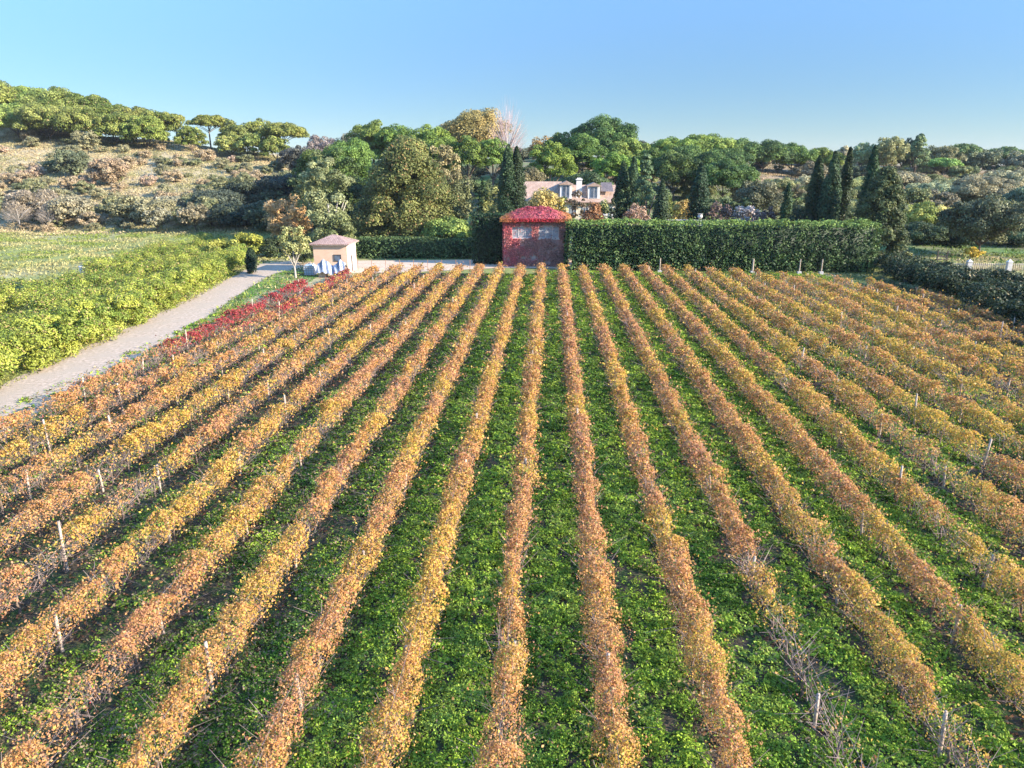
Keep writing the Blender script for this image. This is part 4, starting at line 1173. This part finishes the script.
# ------------------------------------------------------------------ buildings
def hip_roof(name, x0, x1, y0, y1, z0, z1, ridge, mat, parent, th=.14):
    """ridge: half length of the ridge along x"""
    cx, cy = (x0 + x1) / 2, (y0 + y1) / 2
    V = [(x0, y0, z0), (x1, y0, z0), (x1, y1, z0), (x0, y1, z0), (cx - ridge, cy, z1), (cx + ridge, cy, z1),
         (x0, y0, z0 - th), (x1, y0, z0 - th), (x1, y1, z0 - th), (x0, y1, z0 - th)]
    F = [(0, 1, 5, 4), (1, 2, 5), (2, 3, 4, 5), (3, 0, 4), (6, 7, 1, 0), (7, 8, 2, 1), (8, 9, 3, 2), (9, 6, 0, 3), (9, 8, 7, 6)]
    return poly(name, V, F, mat, parent)

def window(parent, x0, x1, z0, z1, y, cols=2, rowsn=1, fw=.08, frame=M_frame, glass=M_glass):
    """window in a wall that faces -Y at y"""
    fr = [(x0, x1, y - .07, y + .05, z0, z0 + fw), (x0, x1, y - .07, y + .05, z1 - fw, z1), (x0, x0 + fw, y - .068, y + .05, z0 + fw, z1 - fw), (x1 - fw, x1, y - .068, y + .05, z0 + fw, z1 - fw)]
    for c in range(1, cols):
        xc = x0 + (x1 - x0) * c / cols; fr.append((xc - fw * .4, xc + fw * .4, y - .062, y + .05, z0 + fw, z1 - fw))
    for c in range(1, rowsn):
        zc = z0 + (z1 - z0) * c / rowsn; fr.append((x0 + fw, x1 - fw, y - .058, y + .05, zc - .025, zc + .025))
    w = bx('window', [(x0 + fw, x1 - fw, y - .03, y + .04, z0 + fw, z1 - fw)], glass, parent)
    bx('frame', fr, frame, w)
    bx('sill', [(x0 - .1, x1 + .1, y - .16, y - .005, z0 - .09, z0 - .004)], frame, w)
    return w

# --- ivy house
def ivy_house():
    xl, _, _ = at_depth(504, 250, 96); xr, _, _ = at_depth(567, 250, 96)
    cx = (xl + xr) / 2; w2 = (xr - xl) / 2
    z0 = 0.0
    t = thing('ivy_house', 'small house wrapped in crimson and brown creeper with a bright red creeper-covered hip roof', 'house', (cx, 99.5, z0))
    D = 3.6; eave = 6.15; peak = 7.6
    # walls with two window openings in the front
    wz0, wz1 = 3.75, 5.5
    wins = [(-3.25, -.45), (.4, 3.2)]
    y0 = -D
    segs = [(-w2, w2, y0, y0 + .3, -.3, wz0), (-w2, w2, y0, y0 + .3, wz1, eave)]
    xs = [-w2, wins[0][0], wins[0][1], wins[1][0], wins[1][1], w2]
    for a, b in ((xs[0], xs[1]), (xs[2], xs[3]), (xs[4], xs[5])): segs.append((a, b, y0, y0 + .3, wz0, wz1))
    segs += [(-w2, -w2 + .3, y0 + .3, D, -.3, eave), (w2 - .3, w2, y0 + .3, D, -.3, eave), (-w2 + .3, w2 - .3, D - .3, D, -.3, eave)]
    bx('wall', segs, M_ivywall, t)
    for (a, b) in wins: window(t, a + .02, b - .02, wz0 + .02, wz1 - .02, y0 + .12, 3, 2, .16, M_stone, M_shade)
    hip_roof('roof', -w2 - .45, w2 + .45, y0 - .45, D + .45, eave + .14, peak, w2 * .2, M_oldroof, t)
    # creeper on walls: crimson at the left, brown and bare to the right
    P, N_, S, Cc = [], [], [], []
    def add(n, f):
        a, b = R.random(n), R.random(n)
        p, nb, prob, col = f(a, b, n)
        k = R.random(n) < prob
        P.append(p[k]); N_.append((nb + R.normal(0, .5, (n, 3)))[k]); Cc.append((col * (.6 + .8 * R.random((n, 1))))[k]); S.append((.17 * (.6 + .8 * R.random(n)))[k])
    def wallcol(s, z):
        red = np.clip(1.15 - (s + .15) * 1.7 + (fbm(s * 6, z / 1.1, 401) - .5) * 1.6, 0, 1)[:, None]
        return np.array([[.62, .17, .17]]) * red + np.array([[.44, .24, .20]]) * (1 - red), red[:, 0]
    def front(a, b, n):
        x = (a - .5) * 2 * w2; z = b * eave
        c, red = wallcol(a, z)
        prob = np.clip(fbm(x / .6, z / .6, 402) * 4 - 1.3 + .5 * red, .06, 1)
        inw = np.zeros(n, bool)
        for (q0, q1) in wins: inw |= (x > q0 + .08) & (x < q1 - .08) & (z > wz0 + .06) & (z < wz1 - .12)
        prob = np.where(inw, .04, prob)
        return np.stack([x, y0 - .06 - .16 * R.random(n), z], 1), np.array([[0, -1, .3]]), prob, c
    add(13000, front)
    def side(sx):
        def f(a, b, n):
            y = -D + a * 2 * D; z = b * eave
            c, red = wallcol(np.full(n, 0.1 if sx < 0 else .8), z)
            return np.stack([sx * (w2 + .05 + .15 * R.random(n)), y, z], 1), np.array([[sx, 0, .3]]), np.full(n, .8), c
        return f
    add(6000, side(-1)); add(6000, side(1))
    def fringe(a, b, n):
        x = (a - .5) * 2 * (w2 + .5); z = eave - .12 + .42 * b
        m = np.clip(np.abs(a - .5) * 2.6 - .6, 0, 1)[:, None]
        c = np.array([[.46, .05, .06]]) * (1 - m) + np.array([[.44, .30, .07]]) * m
        return np.stack([x, y0 - .45 - .2 * R.random(n), z], 1), np.array([[0, -1, .6]]), np.full(n, .9), c
    add(2200, fringe)
    ob('creeper', leaves('wall_creeper', np.concatenate(P), np.concatenate(N_), np.concatenate(S), np.concatenate(Cc), M_vine, .8), t)
    # creeper on the roof
    n = 15000
    x = R.uniform(-w2 - .5, w2 + .5, n); y = R.uniform(y0 - .5, D + .5, n)
    zz = eave + .14 + (peak - eave - .14) * np.minimum(np.minimum((w2 + .5 - np.abs(x)) / (w2 * .8 + .05), (D + .5 - np.abs(y)) / (D + .5)), 1)
    c = np.array([[.50, .12, .14]]) * np.ones((n, 1))
    edge = np.clip((np.abs(x) - w2 * .62) / (w2 * .4) + (fbm(x, y, 409) - .5), 0, 1)[:, None]
    c = c * (1 - edge * .75) + np.array([[.50, .28, .06]]) * edge * .75
    bare = (np.clip((fbm(x / .8, y / .8, 441) - .55) * 5, 0, 1) * R.random(n) > .35)[:, None]
    c = np.where(bare, np.array([[.34, .14, .11]]), c)
    k = R.random(n) < np.where(x > w2 * .55, .7, 1)
    nr = np.stack([x * .15, y * .15, np.ones(n)], 1) + R.normal(0, .4, (n, 3))
    me = leaves('roof_creeper', np.stack([x, y, zz + .02 + .14 * R.random(n) + .55 * np.clip(fbm(x / .7, y / .7, 433) - .45, 0, 1)], 1)[k], nr[k], (.2 * (.6 + .8 * R.random(n)))[k], (c * (.65 + .7 * R.random((n, 1))))[k], M_vine, .8)
    o = ob('roof_creeper', me, t); o['label'] = 'bright red creeper spread over the roof'
    bx('gutter_board', [(-w2 - .5, w2 + .5, y0 - .52, y0 - .46, eave - .06, eave + .1)], M_dark, t)
ivy_house()

# --- shed with hip roof
def shed():
    xl, _, _ = at_depth(314, 260, 88.6); xr, _, _ = at_depth(347.5, 260, 88.6)
    cx = (xl + xr) / 2; w2 = (xr - xl) / 2; D = 2.1
    t = thing('shed', 'small peach-coloured square shed with a tiled hip roof and sunlit white side', 'shed', (cx, 88.6 + D, 0))
    eave = 3.45
    bx('wall', [(-w2, w2, -D, -D + .2, -.2, eave), (-w2, w2, D - .2, D, -.2, eave), (-w2, -w2 + .2, -D + .2, D - .2, -.2, eave)], M_peach, t)
    bx('wall', [(w2 - .2, w2, -D + .2, -.5, -.2, eave), (w2 - .2, w2, .4, D - .2, -.2, eave), (w2 - .2, w2, -.5, .4, 2.1, eave)], M_white, t)['label'] = 'sun-facing side wall with its sunlight painted in as white'  # sunlit brightness put into the colour: side whiter than the peach front
    d = bx('door', [(w2 - .16, w2 - .09, -.5, .4, 0, 2.1)], M_dark, t)
    bx('handle', [(w2 - .088, w2 - .03, .22, .3, .98, 1.04)], M_wire, d)
    w = bx('window', [(.5, 1.3, -D - .03, -D + .02, 1.6, 2.3)], M_glass, t)
    bx('frame', [(.42, 1.38, -D - .06, -D - .005, 1.52, 1.6), (.42, 1.38, -D - .06, -D - .005, 2.3, 2.38), (.42, .5, -D - .058, -D - .005, 1.6, 2.3), (1.3, 1.38, -D - .058, -D - .005, 1.6, 2.3)], M_dark, w)
    bx('cornice', [(-w2 - .12, w2 + .12, -D - .12, D + .12, eave, eave + .12)], M_white, t)
    hip_roof('roof', -w2 - .4, w2 + .4, -D - .4, D + .4, eave + .28, eave + 1.25, .25, M_oldroof, t)
    return cx, w2
scx, sw2 = shed()

def tarp():
    x0 = at_depth(317, 262, 85.5)[0]; x1 = at_depth(345, 262, 85.5)[0]
    cx = (x0 + x1) / 2; hw = (x1 - x0) / 2
    t = thing('covered_pile', 'pile of garden gear under a peaked blue-grey and white tarpaulin before the shed', 'tarpaulin', (cx, 85.6, 0))
    n = 41; m = 13; V = []
    for j in range(m):
        for i in range(n):
            u = i / (n - 1); v = j / (m - 1)
            ridge = 2.2 * max(1 - abs(u - .22) * 1.2, 1 - abs(u - .82) * 1.5, .6)
            z = ridge * (1 - abs(v - .6) ** 1.3 * 1.3) + .06 * math.sin(u * 31 + v * 5)
            V.append(((u - .5) * 2 * hw, (v - .5) * 1.9, max(z, .05)))
    F1, F2 = [], []
    for j in range(m - 1):
        for i in range(n - 1):
            a = j * n + i; q = (a, a + 1, a + n + 1, a + n)
            (F1 if ((i + j) // 4) % 2 == 0 else F2).append(q)
    for nm, F, mt in (('blue_panels', F1, M_tarpb), ('white_panels', F2, M_tarpw)):
        o = poly(nm, V, F, mt, t)
        md = o.modifiers.new('thick', 'SOLIDIFY'); md.thickness = .02
    bx('crate', [(-hw + .2, -hw + 1.1, -.5, .4, 0, .6), (.3, hw - .3, -.5, .4, 0, .6)], M_post, t)
tarp()

def tank():
    x0 = at_depth(304, 264, 86.5)[0]; x1 = at_depth(314, 264, 86.5)[0]
    cx = (x0 + x1) / 2; h = (x1 - x0) / 2
    t = thing('water_tank', 'square pale blue water tank in a cage left of the covered pile', 'water tank', (cx, 86.8, 0))
    bx('tank_body', [(-h + .04, h - .04, -h + .04, h - .04, .16, 1.25), (-h + .2, h - .2, -h + .2, h - .2, 1.25, 1.4)], M_tank, t)
    fr = []
    for z in (.35, .65, .95, 1.22): fr += [(-h, h, -h, -h + .03, z, z + .03), (-h, h, h - .03, h, z, z + .03)]
    for x in np.linspace(-h, h - .03, 5): fr += [(x, x + .03, -h - .004, -h + .026, .16, 1.26), (x, x + .03, h - .026, h + .004, .16, 1.26)]
    bx('cage', fr, M_wire, t)
    bx('pallet', [(-h, h, -h, h, .08, .155), (-h, -h + .12, -h, h, 0, .08), (h - .12, h, -h, h, 0, .08)], M_post, t)
    v, f = tube([(0, 0, 1.4), (0, 0, 1.5)], [.16, .15], 10); poly('lid', v, f, M_tarpb, t)
tank()

# --- the villa on the slope behind
def villa():
    d = 128
    X = lambda px: at_depth(px, 195, d)[0]
    Z = lambda py, dd=d: at_depth(560, py, dd)[2]
    x0, x1 = X(524), X(622)
    ox = (x0 + x1) / 2; oz = Hf(ox, d)
    t = thing('villa', 'cream villa with pink-tiled roofs, white dormers and pale chimney behind the ivy house', 'house', (ox, d, oz))
    L = lambda px: X(px) - ox
    ze = Z(202) - oz; zr = Z(182, d + 4) - oz
    a, b = x0 - ox, x1 - ox
    bx('wall', [(a + .3, b - .3, 0, 8.5, -1.5, ze)], M_cream, t)
    # main roof: gabled, ridge along x, right half a little lower
    def gable(name, xa, xb, ya, yb, z0, z1, mat):
        ym = (ya + yb) / 2; th = .16
        V = [(xa, ya, z0), (xb, ya, z0), (xb, ym, z1), (xa, ym, z1), (xb, yb, z0), (xa, yb, z0),
             (xa, ya, z0 - th), (xb, ya, z0 - th), (xb, ym, z1 - th), (xa, ym, z1 - th), (xb, yb, z0 - th), (xa, yb, z0 - th)]
        F = [(0, 1, 2, 3), (3, 2, 4, 5), (6, 9, 8, 7), (9, 11, 10, 8), (0, 6, 7, 1), (4, 10, 11, 5), (0, 3, 9, 6), (3, 5, 11, 9), (1, 7, 8, 2), (2, 8, 10, 4)]
        return poly(name, V, F, mat, t)
    m = L(562)
    gable('roof', a - .2, m, -.5, 9, ze + .15, zr + .1, M_roof)
    gable('roof', m + .02, b + .2, -.6, 8.9, ze, zr - .5, M_roof)
    poly('gable_wall', [(a + .3, 0.02, ze), (a + .3, 8.4, ze), (a + .3, 4.2, zr - .15), (b - .3, .02, ze - .02), (b - .3, 8.4, ze - .02), (b - .3, 4.2, zr - .75)], [(0, 2, 1), (3, 4, 5)], M_cream, t)
    # small projecting gabled wing at the left
    wl, wr = L(526), L(539)
    g = poly('front_wing', [(wl, -2.6, -1.5), (wr, -2.6, -1.5), (wr, -2.6, ze - .3), ((wl + wr) / 2, -2.6, ze + .75), (wl, -2.6, ze - .3), (wl, 0, -1.5), (wr, 0, -1.5), (wr, 0, ze - .3), ((wl + wr) / 2, 0, ze + .75), (wl, 0, ze - .3)],
             [(0, 1, 2, 3, 4), (1, 6, 7, 2), (5, 0, 4, 9)], M_white, t)
    mid = (wl + wr) / 2
    poly('roof', [(wl - .3, -2.9, ze - .42), (mid, -2.9, ze + .93), (mid, 2.8, ze + .93), (wl - .3, 1, ze - .42), (wr + .3, -2.9, ze - .42), (wr + .3, 1, ze - .42),
                  (wl - .3, -2.9, ze - .54), (mid, -2.9, ze + .80), (wr + .3, -2.9, ze - .54)], [(0, 1, 2, 3), (1, 4, 5, 2), (0, 6, 7, 1), (1, 7, 8, 4)], M_roof, t)
    window(t, mid - .6, mid + .6, ze - 1.9, ze - .6, -2.62, 2)
    # dormers
    for (pa, pb, pt) in ((560, 572, 184), (588, 600, 185.5)):
        xa, xb = L(pa), L(pb); zt = Z(pt) - oz; zb = ze + .25
        dm = bx('dormer', [(xa, xb, .35, 3.6, zb, zt)], M_white, t)
        xm = (xa + xb) / 2
        poly('dormer_roof', [(xa - .25, 0.05, zt - .05), (xm, 0.05, zt + .5), (xb + .25, .05, zt - .05), (xa - .25, 4.2, zt - .05), (xm, 4.2, zt + .5), (xb + .25, 4.2, zt - .05),
                             (xa - .25, 0.05, zt + .01 - .16), (xb + .25, .05, zt + .01 - .16)], [(0, 1, 4, 3), (1, 2, 5, 4), (0, 6, 7, 2, 1)], M_roof, dm)
        fw = bx('window', [(xa + .45, xb - .45, .29, .36, zb + .45, zt - .35)], M_glass, dm)
        bx('frame', [(xa + .38, xb - .38, .26, .34, zb + .36, zb + .44), (xa + .38, xb - .38, .26, .34, zt - .34, zt - .26), (xm - .04, xm + .04, .27, .345, zb + .44, zt - .34)], M_frame, fw)
    # dark roof area beside the right dormer
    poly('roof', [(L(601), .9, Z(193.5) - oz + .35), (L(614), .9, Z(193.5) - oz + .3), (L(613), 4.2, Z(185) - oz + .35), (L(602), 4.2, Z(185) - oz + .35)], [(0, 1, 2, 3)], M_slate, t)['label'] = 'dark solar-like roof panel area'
    ch = bx('chimney', [(L(576.3), L(581.8), .6, 1.8, ze, Z(180) - oz)], M_white, t)
    bx('cap', [(L(575.6), L(582.5), .48, 1.92, Z(180) - oz + .002, Z(180) - oz + .16), (L(577), L(581), .8, 1.6, Z(180) - oz + .16, Z(178) - oz)], M_white, ch)
    for px in (545, 556, 574, 586, 604, 613): window(t, L(px) - .5, L(px) + .5, ze - 2.2, ze - .9, -.02, 2)
villa()

# --- small pale building between the trunks, garden wall, urn, railing
xg = at_depth(375, 240, 113)[0]
gw = thing('garden_gate_pillar', 'pale pink masonry pillar showing between the dark trunks behind the low hedge', 'pillar', (xg, 113, Hf(xg, 113)))
v, f = boxes([(-.4, .4, -.4, .4, -.2, 3.2)]); poly('shaft', v, f, M_peach, gw)
v, f = boxes([(-.5, .5, -.5, .5, 3.2, 3.4)]); poly('cap', v, f, M_white, gw)

def railing():
    d = 108
    x0, x1 = at_depth(642, 220, d)[0], at_depth(706, 220, d)[0]
    zt = at_depth(670, 219.5, d)[2]; z0 = Hf((x0 + x1) / 2, d)
    t = thing('balustrade', 'white stone balustrade just showing above the tall hedge right of the villa', 'balustrade', ((x0 + x1) / 2, d, z0))
    h = zt - z0; w = (x1 - x0) / 2
    bx('base_wall', [(-w, w, -.2, .2, -.5, h - .9)], M_stone, t)
    bx('rail', [(-w, w, -.16, .16, h - .14, h)], M_stone, t)
    nb = int(w * 2 / .45)
    v, f = tube([(0, 0, 0), (0, 0, .2), (0, 0, .4), (0, 0, .76)], [.06, .12, .07, .06], 8)
    me = mesh_np('baluster', v, f, M_stone)
    for i in range(nb): ob('baluster', me, t, (-w + .25 + i * .45, 0, h - .9))
    xu = at_depth(699, 216, d)[0]
    u = thing('stone_urn', 'white stone urn on a pedestal in front of the lone dark cypress', 'urn', (xu, d - .8, z0))
    zz = at_depth(699, 213.5, d)[2] - z0
    bx('pedestal', [(-.35, .35, -.35, .35, -.5, zz - .9)], M_stone, u)
    v, f = tube([(0, 0, zz - .9), (0, 0, zz - .75), (0, 0, zz - .45), (0, 0, zz - .1), (0, 0, zz)], [.22, .12, .38, .3, .42], 12)
    poly('vase', v, f, M_stone, u)
railing()

# --- white end posts before the tall hedge
for i, (px, lab) in enumerate([(660, 'pale post in front of the tall hedge, leftmost of four'), (753, 'thick pale wooden post with a stone base, second from left before the tall hedge'), (800, 'pale post before the tall hedge below the three cypresses, third from left'), (822, 'slim pale post before the tall hedge near its right end')]):
    x, y = at_depth(px, 265, 91)[0], 91
    t = thing('boundary_post', lab, 'post', (x, y, 0), 0, 'posts before the tall hedge')
    r_ = .13 if i == 1 else .09
    v, f = tube([(0, 0, -.2), (0, 0, 1.3), (0, 0, 1.9)], [r_, r_ * .95, r_ * .85], 8); poly('shaft', v, f, M_post, t)
    v, f = boxes([(-.24, .24, -.24, .24, -.1, .35)]); poly('footing', v, f, M_stone, t)
# --- rusty wire fence along the track, behind the left row ends
def wire_fence():
    x0, x1 = at_depth(358, 268, 91)[0], at_depth(470, 268, 91)[0]
    t = thing('wire_fence', 'thin rusty wire fence with slim posts along the near edge of the sandy track', 'fence', (x0, 91, 0))
    n = 9
    v, f = tube([(0, 0, -.2), (0, 0, 1.5)], [.04, .035], 6); me = mesh_np('post', v, f, M_rust)
    for i in range(n): ob('post', me, t, ((x1 - x0) * i / (n - 1), 0, 0))
    for z in (.5, .95, 1.4):
        v, f = tube([(0, 0, z), ((x1 - x0) / 2, 0, z - .03), (x1 - x0, 0, z)], [.008] * 3, 4); poly('wire', v, f, M_rust, t)
wire_fence()

# --- picket fence with two stone pillars, right field
def picket():
    d = 95
    x0, x1 = at_depth(936, 262, d)[0], at_depth(1060, 262, d)[0]
    t = thing('picket_fence', 'low pale picket fence across the right field between stone pillars', 'fence', (x0, d, 0))
    n = 62; v, f = boxes([(-.045, .045, -.015, .015, 0, 1.0)]); me = mesh_np('picket', v, f, M_post)
    for i in range(n): ob('picket', me, t, ((x1 - x0) * i / (n - 1), 0, 0.02))
    for z in (.25, .8): bx('rail', [(0, x1 - x0, .02, .06, z, z + .08)], M_post, t)
    for px, lab in ((968, 'grey stone fence pillar with pointed top, left of the two in the right field'), (1008, 'grey stone fence pillar with white top, right of the two in the right field')):
        x = at_depth(px, 262, d)[0]
        p = thing('fence_pillar', lab, 'pillar', (x, d - .35, 0), 0, 'stone pillars of the right field')
        bx('shaft', [(-.28, .28, -.25, .25, -.2, 1.25)], M_stone, p)
        poly('cap', [(-.34, -.31, 1.25), (.34, -.31, 1.25), (.34, .31, 1.25), (-.34, .31, 1.25), (0, 0, 1.62)], [(0, 3, 2, 1), (0, 1, 4), (1, 2, 4), (2, 3, 4), (3, 0, 4)], M_white if px > 1000 else M_stone, p)
    x = at_depth(951, 253, 102)[0]
    g = thing('wooden_frame', 'small dark wooden frame like a gate standing in the field beyond the picket fence', 'gate', (x, 104, 0))
    bx('post', [(-.75, -.6, -.06, .06, -.2, 1.6)], M_dark, g); bx('post', [(.6, .75, -.06, .06, -.2, 1.6)], M_dark, g)
    bx('crossbar', [(-.6, .6, -.04, .04, .75, .9)], M_dark, g); bx('crossbar', [(-.6, .6, -.04, .04, .25, .4)], M_dark, g)
picket()

# --- scrap pile in the meadow
def scrap():
    x, y = ground_at(97, 277)
    t = thing('plank_pile', 'low pile of reddish planks in the meadow beyond the roadside thicket', 'planks', (x, y, 0))
    r = random.Random(3)
    for i in range(9):
        L_ = r.uniform(1.6, 3.0); a = bx('plank', [(-L_ / 2, L_ / 2, -.12, .12, 0, .05)], M_rust if i % 2 else M_dark, t)
        a.location = (r.uniform(-.6, 1.2), r.uniform(-.5, .5), 1.15 + .07 * i); a.rotation_euler = (r.uniform(-.05, .05), r.uniform(-.06, .06), r.uniform(-.4, .4))
    bx('trestle', [(-.9, -.7, -.6, .6, -.1, 1.12), (.9, 1.1, -.6, .6, -.1, 1.12)], M_dark, t)
    s = thing('white_bucket', 'white bucket standing beside the plank pile in the meadow', 'bucket', (x - 1.5, y - .2, 0))
    v, f = tube([(0, 0, 0), (0, 0, 1.3), (0, 0, 1.32)], [.3, .42, .44], 14); poly('body', v, f, M_white, s)
    v, f = tube([(0, 0, 1.325), (0, 0, 1.4)], [.45, .40], 14); poly('lid', v, f, M_tarpw, s)
scrap()

def haze():
    v, f = boxes([(-2100, 2100, -500, 2600, -3, 75)])
    m = bpy.data.materials.new('haze_air'); m.use_nodes = True
    nt = m.node_tree; nt.nodes.clear()
    out = nt.nodes.new('ShaderNodeOutputMaterial'); pv = nt.nodes.new('ShaderNodeVolumePrincipled')
    pv.inputs['Color'].default_value = (.80, .88, 1.0, 1); pv.inputs['Density'].default_value = .00007
    nt.links.new(pv.outputs[0], out.inputs['Volume'])
    tag(poly('haze', v, f, m), kind='stuff')
haze()
